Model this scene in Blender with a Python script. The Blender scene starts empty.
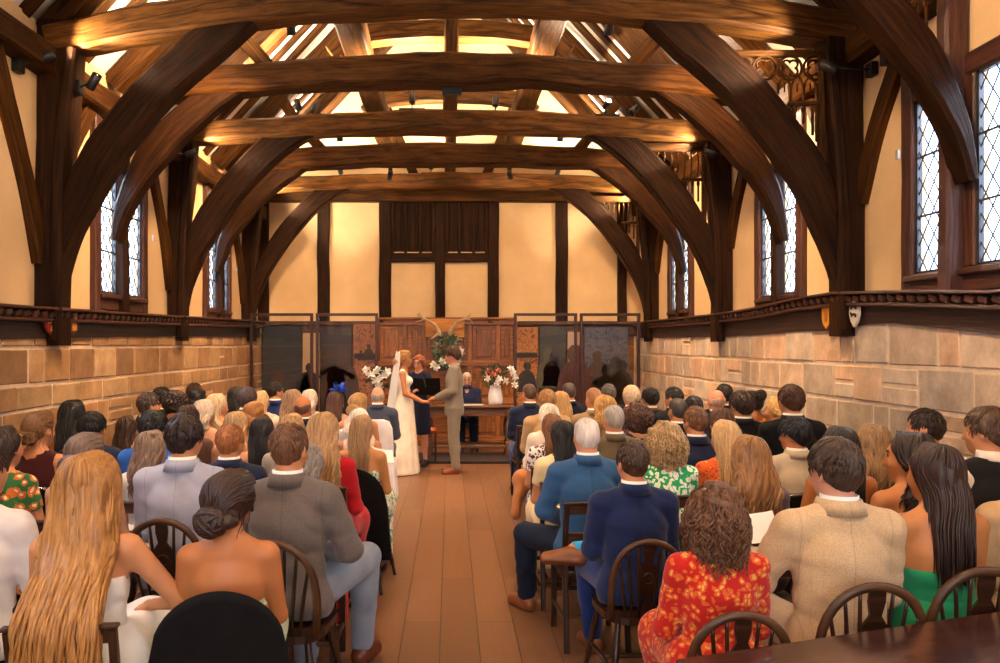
import bpy, math, random
import numpy as np
from mathutils import Vector, Matrix, Euler, noise
import openvdb
PI = math.pi
SC = bpy.context.scene
COL = SC.collection
R = math.radians

# ---------------------------------------------------------------- object helpers
def link(name, me, parent=None, mats=None):
    o = bpy.data.objects.new(name, me); COL.objects.link(o)
    if parent is not None: o.parent = parent
    if mats is not None:
        if not isinstance(mats, (list, tuple)): mats = [mats]
        if me is not None:
            while len(me.materials) < len(mats): me.materials.append(None)
            for i, m in enumerate(mats):
                if me.materials[i] is None and me.users <= 1: me.materials[i] = m
                o.material_slots[i].link = 'OBJECT'; o.material_slots[i].material = m
    return o
def empty(name, loc=(0, 0, 0), rz=0, sc=1):
    o = bpy.data.objects.new(name, None); COL.objects.link(o)
    o.location = loc; o.rotation_euler = (0, 0, rz); o.scale = (sc, sc, sc); o.empty_display_size = .1
    return o
def tag(o, label=None, cat=None, group=None, kind=None):
    if label: o['label'] = label
    if cat: o['category'] = cat
    if group: o['group'] = group
    if kind: o['kind'] = kind
    return o
def copy_tree(o, parent=None):
    c = o.copy(); COL.objects.link(c)
    if parent is not None: c.parent = parent
    for ch in list(o.children): copy_tree(ch, c)
    return c

def catmull(pts, n):
    P = [Vector(p) for p in pts]
    if len(P) == 2: return [P[0].lerp(P[1], i / n) for i in range(n + 1)]
    Q = [P[0] * 2 - P[1]] + P + [P[-1] * 2 - P[-2]]
    out = []
    for i in range(1, len(Q) - 2):
        for j in range(n):
            t = j / n
            a, b, c, d = Q[i-1], Q[i], Q[i+1], Q[i+2]
            out.append(.5 * ((2*b) + (c-a)*t + (2*a-5*b+4*c-d)*t*t + (3*b-a-3*c+d)*t*t*t))
    out.append(P[-1]); return out

class MB:
    """collects shapes into one mesh, with uv along the grain"""
    def __init__(s): s.v = []; s.f = []; s.uv = []; s.mi = []; s.sm = []; s.col = None; s.fc = []
    def face(s, idx, uv=None, mi=0, sm=False, c=None):
        s.f.append(idx); s.uv.append(uv or [(0, 0)] * len(idx)); s.mi.append(mi); s.sm.append(sm); s.fc.append(c)
    def box(s, c, size, rot=None, mi=0, bev=0.0, c4=None):
        x, y, z = [q / 2 for q in size]
        M = rot.to_matrix() if isinstance(rot, Euler) else (rot or Matrix.Identity(3))
        c = Vector(c); o = random.random() * 7
        ax = max(range(3), key=lambda i: size[i])
        if bev > 0:
            b = min(bev, x * .9, y * .9, z * .9)
            ids = {}
            def V(i, j, k, a):
                key = (i, j, k, a)
                if key not in ids:
                    p = [i * x, j * y, k * z]
                    for q in range(3):
                        if q != a: p[q] -= b * (i, j, k)[q]
                    s.v.append(c + M @ Vector(p)); ids[key] = len(s.v) - 1
                return ids[key]
            S = (-1, 1)
            def add(l):
                pts = [s.v[i] for i in l]
                n = (pts[1] - pts[0]).cross(pts[2] - pts[1]); ctr = sum(pts, Vector()) / len(pts)
                if n.dot(ctr - c) < 0: l = l[::-1]
                uv = []
                for i in l:
                    p = M.transposed() @ (s.v[i] - c)
                    oth = [q for q in range(3) if q != ax]
                    uv.append((p[ax] + o, p[oth[0]] + p[oth[1]] + o))
                s.face(l, uv, mi, False, c4)
            for a in range(3):
                o1, o2 = [q for q in range(3) if q != a]
                for sg in S:
                    l = []
                    for (u, w) in ((-1, -1), (1, -1), (1, 1), (-1, 1)):
                        t = [0, 0, 0]; t[a] = sg; t[o1] = u; t[o2] = w
                        l.append(V(*t, a))
                    add(l)
            for a in range(3):           # edges along axis a
                o1, o2 = [q for q in range(3) if q != a]
                for u in S:
                    for w in S:
                        def T(e): t = [0, 0, 0]; t[a] = e; t[o1] = u; t[o2] = w; return t
                        add([V(*T(-1), o1), V(*T(1), o1), V(*T(1), o2), V(*T(-1), o2)])
            for i in S:
                for j in S:
                    for k in S: add([V(i, j, k, 0), V(i, j, k, 1), V(i, j, k, 2)])
            return
        b0 = len(s.v)
        for i in (-1, 1):
            for j in (-1, 1):
                for k in (-1, 1): s.v.append(c + M @ Vector((i * x, j * y, k * z)))
        for l in ((0, 1, 3, 2), (4, 6, 7, 5), (0, 4, 5, 1), (2, 3, 7, 6), (0, 2, 6, 4), (1, 5, 7, 3)):
            l = [b0 + q for q in l]; uv = []
            for i in l:
                p = M.transposed() @ (s.v[i] - c)
                oth = [q for q in range(3) if q != ax]
                uv.append((p[ax] + o, p[oth[0]] + p[oth[1]] + o))
            s.face(l, uv, mi, False, c4)
    def sweep(s, pts, w, h, up=(0, 0, 1), n=6, bev=.02, jit=.0, mi=0, taper=None, spline=True, closed=False):
        """rectangular section along a line; w across, h along up"""
        P = catmull(pts, n) if spline else [Vector(p) for p in pts]
        up = Vector(up); N = len(P); L = 0; o = random.random() * 9; sd = random.random() * 50
        rings = []; Ls = []
        for i, p in enumerate(P):
            if closed: t = P[(i + 1) % N] - P[i - 1]
            else: t = P[min(i + 1, N - 1)] - P[max(i - 1, 0)]
            t.normalize(); sd_ = t.cross(up).normalized(); u2 = sd_.cross(t).normalized()
            if i: L += (p - P[i - 1]).length
            k = taper(i / (N - 1)) if taper else 1
            if not isinstance(k, tuple): k = (k, k)
            W, H = w / 2 * k[0], h / 2 * k[1]; b = min(bev, W * .8, H * .8)
            ring = []
            for j, (a, c_) in enumerate(((W, H - b), (W - b, H), (-W + b, H), (-W, H - b), (-W, -H + b), (-W + b, -H), (W - b, -H), (W, -H + b))):
                q = p + sd_ * a + u2 * c_
                if jit:
                    q = q + noise.noise_vector(Vector((q.x * 1.7 + sd, q.y * 1.7, q.z * 1.7))) * jit + noise.noise_vector(q * 7) * jit * .25
                s.v.append(q); ring.append(len(s.v) - 1)
            rings.append(ring); Ls.append(L)
        per = [0, b * 1.4, b * 1.4 + w, b * 2.8 + w, b * 2.8 + w + h, b * 4 + w + h, b * 4 + 2 * w + h, b * 5.6 + 2 * w + h, 2 * (w + h)]
        M_ = N if closed else N - 1
        for i in range(M_):
            a, b_ = rings[i], rings[(i + 1) % N]
            for j in range(8):
                j2 = (j + 1) % 8
                s.face([a[j], b_[j], b_[j2], a[j2]], [(Ls[i] + o, per[j] + o), (Ls[(i + 1) % N] + o, per[j] + o), (Ls[(i + 1) % N] + o, per[j + 1] + o), (Ls[i] + o, per[j + 1] + o)], mi)
        if not closed:
            s.face(rings[0][:], [(o, o)] * 8, mi); s.face(rings[-1][::-1], [(o, o)] * 8, mi)
    def tube(s, pts, r, sides=8, n=4, mi=0, spline=True, caps=True, flat=1.0, up=(0, 0, 1), closed=False):
        """round tube; r number or function of t"""
        P = catmull(pts, n) if spline and len(pts) > 2 else [Vector(p) for p in pts]
        N = len(P); rings = []; L = 0; Ls = []; o = random.random() * 9
        up = Vector(up); prev = None
        for i, p in enumerate(P):
            t = (P[(i + 1) % N] - P[i - 1]) if closed else (P[min(i + 1, N - 1)] - P[max(i - 1, 0)])
            if t.length < 1e-9: t = Vector((0, 0, 1))
            t.normalize()
            a = prev if prev is not None else (up if abs(t.dot(up)) < .95 else Vector((1, 0, 0)))
            a = (a - t * a.dot(t)).normalized(); prev = a; b = t.cross(a)
            if i: L += (p - P[i - 1]).length
            rr = r(i / (N - 1)) if callable(r) else r
            ring = []
            for j in range(sides):
                th = 2 * PI * j / sides
                s.v.append(p + a * (math.cos(th) * rr * flat) + b * (math.sin(th) * rr)); ring.append(len(s.v) - 1)
            rings.append(ring); Ls.append(L)
        rm = r(.5) if callable(r) else r
        for i in range(N if closed else N - 1):
            A, B = rings[i], rings[(i + 1) % N]; l2 = Ls[i + 1] if i + 1 < N else L + .1
            for j in range(sides):
                j2 = (j + 1) % sides; u0, u1 = 6.28 * rm * j / sides, 6.28 * rm * (j + 1) / sides
                s.face([A[j], A[j2], B[j2], B[j]], [(Ls[i] + o, u0), (Ls[i] + o, u1), (l2 + o, u1), (l2 + o, u0)], mi, True)
        if caps and not closed:
            s.face(rings[0][::-1], None, mi); s.face(rings[-1][:], None, mi)
    def lathe(s, prof, c=(0, 0, 0), sides=16, mi=0, rot=None, cap=True):
        c = Vector(c); M = rot or Matrix.Identity(3); rings = []
        for (r, z) in prof:
            ring = []
            for j in range(sides):
                th = 2 * PI * j / sides
                s.v.append(c + M @ Vector((r * math.cos(th), r * math.sin(th), z))); ring.append(len(s.v) - 1)
            rings.append(ring)
        for i in range(len(prof) - 1):
            A, B = rings[i], rings[i + 1]
            for j in range(sides):
                j2 = (j + 1) % sides
                s.face([A[j], A[j2], B[j2], B[j]], [(prof[i][1], j * .02), (prof[i][1], j * .02 + .02), (prof[i+1][1], j * .02 + .02), (prof[i+1][1], j * .02)], mi, True)
        if cap:
            s.face(rings[0][::-1], None, mi); s.face(rings[-1][:], None, mi)
    def prism(s, poly, a, b, mi=0, tr=None):
        """polygon (2d) extruded between a and b on third axis; tr maps (u,v,w)->Vector"""
        tr = tr or (lambda u, v, w: Vector((u, w, v)))
        n = len(poly); i0 = len(s.v)
        for (u, v) in poly: s.v.append(tr(u, v, a))
        for (u, v) in poly: s.v.append(tr(u, v, b))
        s.face([i0 + i for i in range(n)][::-1], [poly[i] for i in range(n)][::-1], mi)
        s.face([i0 + n + i for i in range(n)], [poly[i] for i in range(n)], mi)
        for i in range(n):
            j = (i + 1) % n
            s.face([i0 + i, i0 + j, i0 + n + j, i0 + n + i], [poly[i], poly[j], (poly[j][0] + b - a, poly[j][1]), (poly[i][0] + b - a, poly[i][1])], mi)
    def mesh(s, name='m', smooth=None, fix=False):
        me = bpy.data.meshes.new(name)
        me.from_pydata([tuple(v) for v in s.v], [], s.f)
        uvl = me.uv_layers.new(name='UV')
        flat = [c for u in s.uv for p in u for c in p]
        uvl.data.foreach_set('uv', flat)
        me.polygons.foreach_set('material_index', s.mi)
        me.polygons.foreach_set('use_smooth', [bool(q) if smooth is None else smooth for q in s.sm])
        for _ in range(max(s.mi + [0]) + 1): me.materials.append(None)
        if any(c is not None for c in s.fc):
            at = me.attributes.new('tone', 'FLOAT_COLOR', 'CORNER'); arr = []
            for f, c in zip(s.f, s.fc):
                c = c or (1, 1, 1)
                arr += [c[0], c[1], c[2], 1.0] * len(f)
            at.data.foreach_set('color', arr)
        if fix:
            import bmesh
            bm = bmesh.new(); bm.from_mesh(me); bmesh.ops.recalc_face_normals(bm, faces=bm.faces); bm.to_mesh(me); bm.free()
        me.update(); return me
    def build(s, name, mats, parent=None, smooth=None, fix=True):
        return link(name, s.mesh(name, smooth, fix), parent, mats)

# ---------------------------------------------------------------- materials
MC = {}
def newmat(name):
    m = bpy.data.materials.new(name); m.use_nodes = True
    return m, m.node_tree.nodes, m.node_tree.links, m.node_tree.nodes['Principled BSDF']
def ramp(N, stops, interp='LINEAR'):
    r = N.new('ShaderNodeValToRGB'); cr = r.color_ramp; cr.interpolation = interp
    while len(cr.elements) < len(stops): cr.elements.new(.5)
    for e, (p, c) in zip(cr.elements, stops): e.position = p; e.color = (*c[:3], 1)
    return r
def mapping(N, L, coord='Object', scale=(1, 1, 1), rot=(0, 0, 0), loc=(0, 0, 0)):
    tc = N.new('ShaderNodeTexCoord'); mp = N.new('ShaderNodeMapping')
    mp.inputs['Scale'].default_value = scale; mp.inputs['Rotation'].default_value = rot; mp.inputs['Location'].default_value = loc
    L.new(tc.outputs[coord], mp.inputs[0]); return mp.outputs[0]
def ntex(N, L, vec, scale=5, detail=4, rough=.55, dist=0):
    n = N.new('ShaderNodeTexNoise'); n.inputs['Scale'].default_value = scale; n.inputs['Detail'].default_value = detail
    n.inputs['Roughness'].default_value = rough; n.inputs['Distortion'].default_value = dist
    L.new(vec, n.inputs['Vector']); return n.outputs['Fac']
def bump(N, L, h, b, strength=.3, dist=.01):
    n = N.new('ShaderNodeBump'); n.inputs['Strength'].default_value = strength; n.inputs['Distance'].default_value = dist
    L.new(h, n.inputs['Height']); L.new(n.outputs[0], b.inputs['Normal'])
def mix(N, L, a, b, fac, mode='MIX'):
    n = N.new('ShaderNodeMix'); n.data_type = 'RGBA'; n.blend_type = mode
    for s_, v in ((n.inputs[0], fac), (n.inputs[6], a), (n.inputs[7], b)):
        if isinstance(v, (int, float)): s_.default_value = v
        elif isinstance(v, (tuple, list)): s_.default_value = (*v[:3], 1)
        else: L.new(v, s_)
    return n.outputs[2]
def wood(name, dark, light, rough=.55, gs=1.0, bmp=.55, coord='UV', spec=.4, crack=True):
    if name in MC: return MC[name]
    m, N, L, b = newmat(name)
    v = mapping(N, L, coord, (1.2 * gs, 14 * gs, 14 * gs))
    f = ntex(N, L, v, 2.2, 7, .62, .4)
    f2 = ntex(N, L, mapping(N, L, coord, (.5, 2.2, 2.2)), 1.6, 3)
    rp = ramp(N, [(.34, dark), (.68, light)]); L.new(f, rp.inputs[0])
    rp2 = ramp(N, [(.3, (.55, .5, .48)), (.7, (1.25, 1.2, 1.15))]); L.new(f2, rp2.inputs[0])
    c = mix(N, L, rp.outputs[0], rp2.outputs[0], 1.0, 'MULTIPLY')
    h = f
    if crack:
        vv = mapping(N, L, coord, (.22 * gs, 7 * gs, 7 * gs), loc=(3, 1, 0))
        w = N.new('ShaderNodeTexVoronoi'); w.feature = 'DISTANCE_TO_EDGE'; w.inputs['Scale'].default_value = 1.6
        L.new(vv, w.inputs['Vector'])
        rc_ = ramp(N, [(0, (.25, .2, .18)), (.035, (1, 1, 1))]); L.new(w.outputs['Distance'], rc_.inputs[0])
        c = mix(N, L, c, rc_.outputs[0], .8, 'MULTIPLY')
    L.new(c, b.inputs['Base Color']); b.inputs['Roughness'].default_value = rough
    b.inputs['Specular IOR Level'].default_value = spec
    bump(N, L, h, b, bmp, .02); MC[name] = m; return m
def plain(name, col, rough=.6, metal=0, spec=.5, var=.0, scale=8, bmp=0, sheen=0, coat=0):
    if name in MC: return MC[name]
    m, N, L, b = newmat(name)
    v = mapping(N, L); f = ntex(N, L, v, scale, 4)
    lo = tuple(max(0, c * (1 - var)) for c in col); hi = tuple(c * (1 + var) for c in col)
    rp = ramp(N, [(.3, lo), (.7, hi)]); L.new(f, rp.inputs[0]); L.new(rp.outputs[0], b.inputs['Base Color'])
    b.inputs['Roughness'].default_value = rough; b.inputs['Metallic'].default_value = metal; b.inputs['Specular IOR Level'].default_value = spec
    if bmp: bump(N, L, f, b, bmp, .01)
    if sheen: b.inputs['Sheen Weight'].default_value = sheen
    if coat: b.inputs['Coat Weight'].default_value = coat
    MC[name] = m; return m
def hexc(h):
    h = h.lstrip('#'); c = [int(h[i:i+2], 16) / 255 for i in (0, 2, 4)]
    return tuple((x / 12.92 if x <= .04045 else ((x + .055) / 1.055) ** 2.4) for x in c)
def fabric(kind, *cols, rough=.85, seam=False):
    """woven cloth: plain, tweed, floral, stripe, paisley"""
    key = 'cloth_' + ('tailored_' if seam else '') + kind + '_' + '_'.join(c.strip('#') for c in cols)
    if key in MC: return MC[key]
    m, N, L, b = newmat(key); C_ = [hexc(c) for c in cols]
    fine = ntex(N, L, mapping(N, L, 'Object', (1, 1, 1)), 380, 2)
    big = ntex(N, L, mapping(N, L, 'Object', (1, 1, 1)), 6, 3)
    c0 = C_[0]
    if kind in ('plain', 'satin'):
        rp = ramp(N, [(.3, tuple(x * .86 for x in c0)), (.7, tuple(x * 1.1 for x in c0))]); L.new(big, rp.inputs[0]); base = rp.outputs[0]
    elif kind == 'tweed':
        c1 = C_[1] if len(C_) > 1 else tuple(x * .6 for x in c0)
        f = ntex(N, L, mapping(N, L, 'Object', (1, 1, .6)), 420, 2, .7)
        rp = ramp(N, [(.38, c1), (.62, c0)]); L.new(f, rp.inputs[0])
        w = N.new('ShaderNodeTexWave'); w.inputs['Scale'].default_value = 9; w.wave_profile = 'SAW'; L.new(mapping(N, L), w.inputs['Vector'])
        rw = ramp(N, [(0, (.75, .75, .75)), (.08, (1, 1, 1))]); L.new(w.outputs['Fac'], rw.inputs[0])
        base = mix(N, L, rp.outputs[0], rw.outputs[0], .5, 'MULTIPLY')
    elif kind in ('floral', 'paisley'):
        vo = N.new('ShaderNodeTexVoronoi'); vo.inputs['Scale'].default_value = 34 if kind == 'floral' else 20; vo.inputs['Randomness'].default_value = .9
        vec = mapping(N, L)
        nn = N.new('ShaderNodeTexNoise'); nn.inputs['Scale'].default_value = 22; nn.inputs['Detail'].default_value = 2; L.new(vec, nn.inputs['Vector'])
        vm = N.new('ShaderNodeVectorMath'); vm.operation = 'MULTIPLY_ADD'; vm.inputs[1].default_value = (.06,) * 3
        L.new(nn.outputs['Color'], vm.inputs[0]); L.new(vec, vm.inputs[2]); L.new(vm.outputs[0], vo.inputs['Vector'])
        mid = C_[1]; c2 = C_[2] if len(C_) > 2 else mid
        rp = ramp(N, [(0, c2), (.22, c2), (.26, mid), (.46, mid), (.5, c0)]); L.new(vo.outputs['Distance'], rp.inputs[0])
        base = rp.outputs[0]
    elif kind == 'stripe':
        w = N.new('ShaderNodeTexWave'); w.inputs['Scale'].default_value = 12; L.new(mapping(N, L), w.inputs['Vector'])
        rp = ramp(N, [(.45, c0), (.55, C_[1])]); L.new(w.outputs['Fac'], rp.inputs[0]); base = rp.outputs[0]
    if seam:
        sp = N.new('ShaderNodeSeparateXYZ'); L.new(mapping(N, L), sp.inputs[0])
        ab = N.new('ShaderNodeMath'); ab.operation = 'ABSOLUTE'; L.new(sp.outputs[0], ab.inputs[0])
        cm = []
        for x_, w_ in ((0, .0022), (.168, .0022)):
            c = N.new('ShaderNodeMath'); c.operation = 'COMPARE'; c.inputs[1].default_value = x_; c.inputs[2].default_value = w_; L.new(ab.outputs[0], c.inputs[0]); cm.append(c.outputs[0])
        mxm = N.new('ShaderNodeMath'); mxm.operation = 'MAXIMUM'; L.new(cm[0], mxm.inputs[0]); L.new(cm[1], mxm.inputs[1])
        ml = N.new('ShaderNodeMath'); ml.operation = 'MULTIPLY'; ml.inputs[1].default_value = .3; L.new(mxm.outputs[0], ml.inputs[0])
        base = mix(N, L, base, tuple(x * .3 for x in c0), ml.outputs[0])
    L.new(base, b.inputs['Base Color'])
    b.inputs['Roughness'].default_value = .45 if kind == 'satin' else rough
    b.inputs['Specular IOR Level'].default_value = .25
    bump(N, L, fine, b, .25, .002)
    b.inputs['Sheen Weight'].default_value = .15 if max(c0) > .03 else .02
    MC[key] = m; return m
def hairmat(c1, c2=None):
    key = 'hair_' + c1 + (c2 or '')
    if key in MC: return MC[key]
    m, N, L, b = newmat(key); a = hexc(c1); d = hexc(c2) if c2 else tuple(x * .45 for x in a)
    f = ntex(N, L, mapping(N, L, 'Object', (70, 18, 4)), 1.6, 5, .65, .6)
    rp = ramp(N, [(.3, d), (.68, a)]); L.new(f, rp.inputs[0]); L.new(rp.outputs[0], b.inputs['Base Color'])
    b.inputs['Roughness'].default_value = .42; b.inputs['Specular IOR Level'].default_value = .45
    bump(N, L, f, b, .5, .006); MC[key] = m; return m
def skinmat(c):
    key = 'skin_' + c
    if key in MC: return MC[key]
    m, N, L, b = newmat(key); a = hexc(c); a = (a[0] * .80, a[1] * .80, a[2] * .80)
    f = ntex(N, L, mapping(N, L), 9, 4)
    rp = ramp(N, [(.3, (a[0] * .92, a[1] * .86, a[2] * .84)), (.7, (a[0] * 1.04, a[1] * 1.04, a[2] * 1.02))]); L.new(f, rp.inputs[0])
    L.new(rp.outputs[0], b.inputs['Base Color']); b.inputs['Roughness'].default_value = .5; b.inputs['Specular IOR Level'].default_value = .35
    b.inputs['Subsurface Weight'].default_value = .0
    MC[key] = m; return m
EXPO = 0.0; SKY = 6.0; UPP = 1250; UCOL = (1, .80, .56); G1 = 220; DP = 360; DW = 420; DE = 130; DCOL = (1, .64, .34); REAR = 210; RCOL = (1, .84, .68); WPOW = 360; LEFTK = 1.6; NEARP = 200; NW = 330
# ---------------------------------------------------------------- camera, world
random.seed(3)
cam = bpy.data.cameras.new('camera'); cam.lens = 28.8; cam.sensor_width = 36; cam.shift_x = .05; cam.shift_y = .0135
cam.clip_start = .05
co = bpy.data.objects.new('camera', cam); COL.objects.link(co); co.location = (0, 0, 1.8); co.rotation_euler = (PI / 2, 0, 0)
SC.camera = co
SC.view_settings.view_transform = 'Standard'; SC.view_settings.look = 'None'; SC.view_settings.gamma = 1
SC.view_settings.use_curve_mapping = False; SC.view_settings.exposure = EXPO
w = bpy.data.worlds.new('sky'); SC.world = w; w.use_nodes = True
N, L = w.node_tree.nodes, w.node_tree.links; bg = N['Background']
v = mapping(N, L, 'Generated', (2.2, 2.2, 3.2)); f = ntex(N, L, v, 2.0, 6, .6)
rp = ramp(N, [(.42, (.36, .52, .85)), (.6, (.95, .97, 1.0))]); L.new(f, rp.inputs[0]); L.new(rp.outputs[0], bg.inputs[0]); bg.inputs[1].default_value = SKY

# ---------------------------------------------------------------- materials of the room
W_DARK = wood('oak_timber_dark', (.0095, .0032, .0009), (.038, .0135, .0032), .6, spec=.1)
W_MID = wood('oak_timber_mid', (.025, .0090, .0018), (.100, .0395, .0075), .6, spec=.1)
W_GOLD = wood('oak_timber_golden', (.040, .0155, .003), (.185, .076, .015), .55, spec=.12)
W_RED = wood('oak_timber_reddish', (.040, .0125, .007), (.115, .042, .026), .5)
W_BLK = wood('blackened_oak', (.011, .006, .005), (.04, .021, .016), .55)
W_PAN = wood('oak_panelling', (.13, .042, .008), (.36, .135, .028), .38, gs=1.2, bmp=.15, crack=False)
def plaster_mat():
    m, N, L, b = newmat('limewash_plaster')
    f = ntex(N, L, mapping(N, L), 1.3, 6, .6); rp = ramp(N, [(.3, (.68, .46, .235)), (.7, (.82, .58, .32))])
    L.new(f, rp.inputs[0]); L.new(rp.outputs[0], b.inputs['Base Color']); b.inputs['Roughness'].default_value = .9
    bump(N, L, ntex(N, L, mapping(N, L), 14, 5), b, .12, .02); return m
PLASTER = plaster_mat()
ROOFPL = plain('roof_plaster', (.82, .76, .66), .9, var=.05, scale=2)
def floor_mat():
    m, N, L, b = newmat('oak_floorboards')
    br = N.new('ShaderNodeTexBrick'); br.inputs['Scale'].default_value = 1; br.offset = .37; br.offset_frequency = 2
    br.inputs['Brick Width'].default_value = 2.6; br.inputs['Row Height'].default_value = .235; br.inputs['Mortar Size'].default_value = .0035
    br.inputs['Color1'].default_value = (0, 0, 0, 1); br.inputs['Color2'].default_value = (1, 1, 1, 1); br.inputs['Mortar'].default_value = (0, 0, 0, 1)
    br.inputs['Mortar Smooth'].default_value = .1; br.inputs['Bias'].default_value = 0
    v = mapping(N, L, 'Object', (1, 1, 1), (0, 0, PI / 2), (0, .06, 0)); L.new(v, br.inputs['Vector'])
    g = ntex(N, L, mapping(N, L, 'Object', (11, .9, 1)), 2.5, 7, .6, .5)
    rp = ramp(N, [(.25, (.14, .062, .028)), (.75, (.255, .118, .056))]); L.new(g, rp.inputs[0])
    tn = ramp(N, [(0, (.84, .82, .8)), (1, (1.1, 1.08, 1.06))]); L.new(br.outputs['Color'], tn.inputs[0])
    c = mix(N, L, rp.outputs[0], tn.outputs[0], 1, 'MULTIPLY')
    c = mix(N, L, c, (.05, .025, .012), br.outputs['Fac'])
    L.new(c, b.inputs['Base Color']); b.inputs['Roughness'].default_value = .42
    rr = ramp(N, [(.3, (.36,) * 3), (.7, (.52,) * 3)]); L.new(g, rr.inputs[0]); L.new(rr.outputs[0], b.inputs['Roughness'])
    inv = N.new('ShaderNodeMath'); inv.operation = 'SUBTRACT'; inv.inputs[0].default_value = 1; L.new(br.outputs['Fac'], inv.inputs[1])
    bump(N, L, inv.outputs[0], b, .3, .004); return m
def stone_mat():
    m, N, L, b = newmat('sandstone_blocks')
    at = N.new('ShaderNodeAttribute'); at.attribute_name = 'tone'
    f = ntex(N, L, mapping(N, L), 5, 7, .65); rp = ramp(N, [(.28, (.66, .62, .58)), (.7, (1.18, 1.16, 1.12))]); L.new(f, rp.inputs[0])
    f2 = ntex(N, L, mapping(N, L, 'Object', (1, 1, 1), loc=(4, 2, 7)), 1.6, 5, .6); rp2 = ramp(N, [(.62, (1, 1, 1)), (.78, (.52, .47, .43))]); L.new(f2, rp2.inputs[0])
    c = mix(N, L, at.outputs['Color'], rp.outputs[0], 1, 'MULTIPLY'); c = mix(N, L, c, rp2.outputs[0], .8, 'MULTIPLY')
    L.new(c, b.inputs['Base Color']); b.inputs['Roughness'].default_value = .9; b.inputs['Specular IOR Level'].default_value = .2
    bump(N, L, ntex(N, L, mapping(N, L), 22, 6, .7), b, .6, .012); return m
STONE = stone_mat()
MORTAR = plain('lime_mortar', (.70, .55, .40), .95, var=.15, scale=9, bmp=.4)
IRON = plain('black_iron', (.012, .011, .011), .45, .3)
LEAD = plain('lead_came', (.05, .055, .065), .5, .4)
def glass_mat(name, tint=(1, 1, 1), gl=.08, rough=.02):
    m, N, L, b = newmat(name); N.remove(b); out = N['Material Output']
    t = N.new('ShaderNodeBsdfTransparent'); t.inputs[0].default_value = (*tint, 1)
    g = N.new('ShaderNodeBsdfGlossy'); g.inputs['Roughness'].default_value = rough
    lw = N.new('ShaderNodeLayerWeight'); lw.inputs[0].default_value = .5; pw = N.new('ShaderNodeMath'); pw.operation = 'POWER'; pw.inputs[1].default_value = 5; L.new(lw.outputs['Facing'], pw.inputs[0]); fr = N.new('ShaderNodeMath'); fr.operation = 'MULTIPLY_ADD'; fr.inputs[1].default_value = .5; fr.inputs[2].default_value = gl * .35; L.new(pw.outputs[0], fr.inputs[0])
    mx = N.new('ShaderNodeMixShader'); L.new(fr.outputs[0], mx.inputs[0]); L.new(t.outputs[0], mx.inputs[1]); L.new(g.outputs[0], mx.inputs[2])
    L.new(mx.outputs[0], out.inputs[0]); return m
GLASS = glass_mat('clear_glass', (.97, .98, 1))
WGLASS = glass_mat('old_window_glass', (.95, .97, 1), rough=.1)

XW, XP, XS = 3.44, 3.30, 3.36        # plaster plane, post centre, stone face
Y0, YE = -4.0, 14.4
MAIN = [6.75, 9.85, 13.3]; INTER = [5.2, 8.1, 11.6]
def zl(side, y):
    T = [(-4, 2.1), (5.8, 2.10), (8.1, 2.13), (13.2, 2.21), (15, 2.21)] if side < 0 else [(-4, 2.1), (4.8, 2.13), (5.8, 2.2), (6.8, 2.25), (7.6, 2.24), (8.6, 2.2), (9.9, 2.185), (13.6, 2.2), (15, 2.2)]
    for (a, p), (b, q) in zip(T, T[1:]):
        if a <= y <= b: return p + (q - p) * (y - a) / (b - a)
    return T[-1][1]
def zf(side, y):
    T = [(-4, 1.83), (5.8, 1.84), (9.8, 1.91), (15, 1.93)] if side < 0 else [(-4, 1.84), (4.8, 1.86), (5.6, 1.93), (6.25, 1.985), (6.7, 1.93), (7.6, 1.93), (10, 1.9), (15, 1.93)]
    for (a, p), (b, q) in zip(T, T[1:]):
        if a <= y <= b: return p + (q - p) * (y - a) / (b - a)
    return T[-1][1]
ZP = {-1: 4.16, 1: 4.24}             # wall plate centre
RZ = 8.15                            # ridge
def roofz(x): return RZ - abs(x) * (RZ - 4.42) / 3.45

# floor
m = MB(); m.box((0, (Y0 + YE) / 2, -.1), (8, YE - Y0 + .4, .2)); o = m.build('floor', floor_mat()); tag(o, kind='structure')

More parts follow.
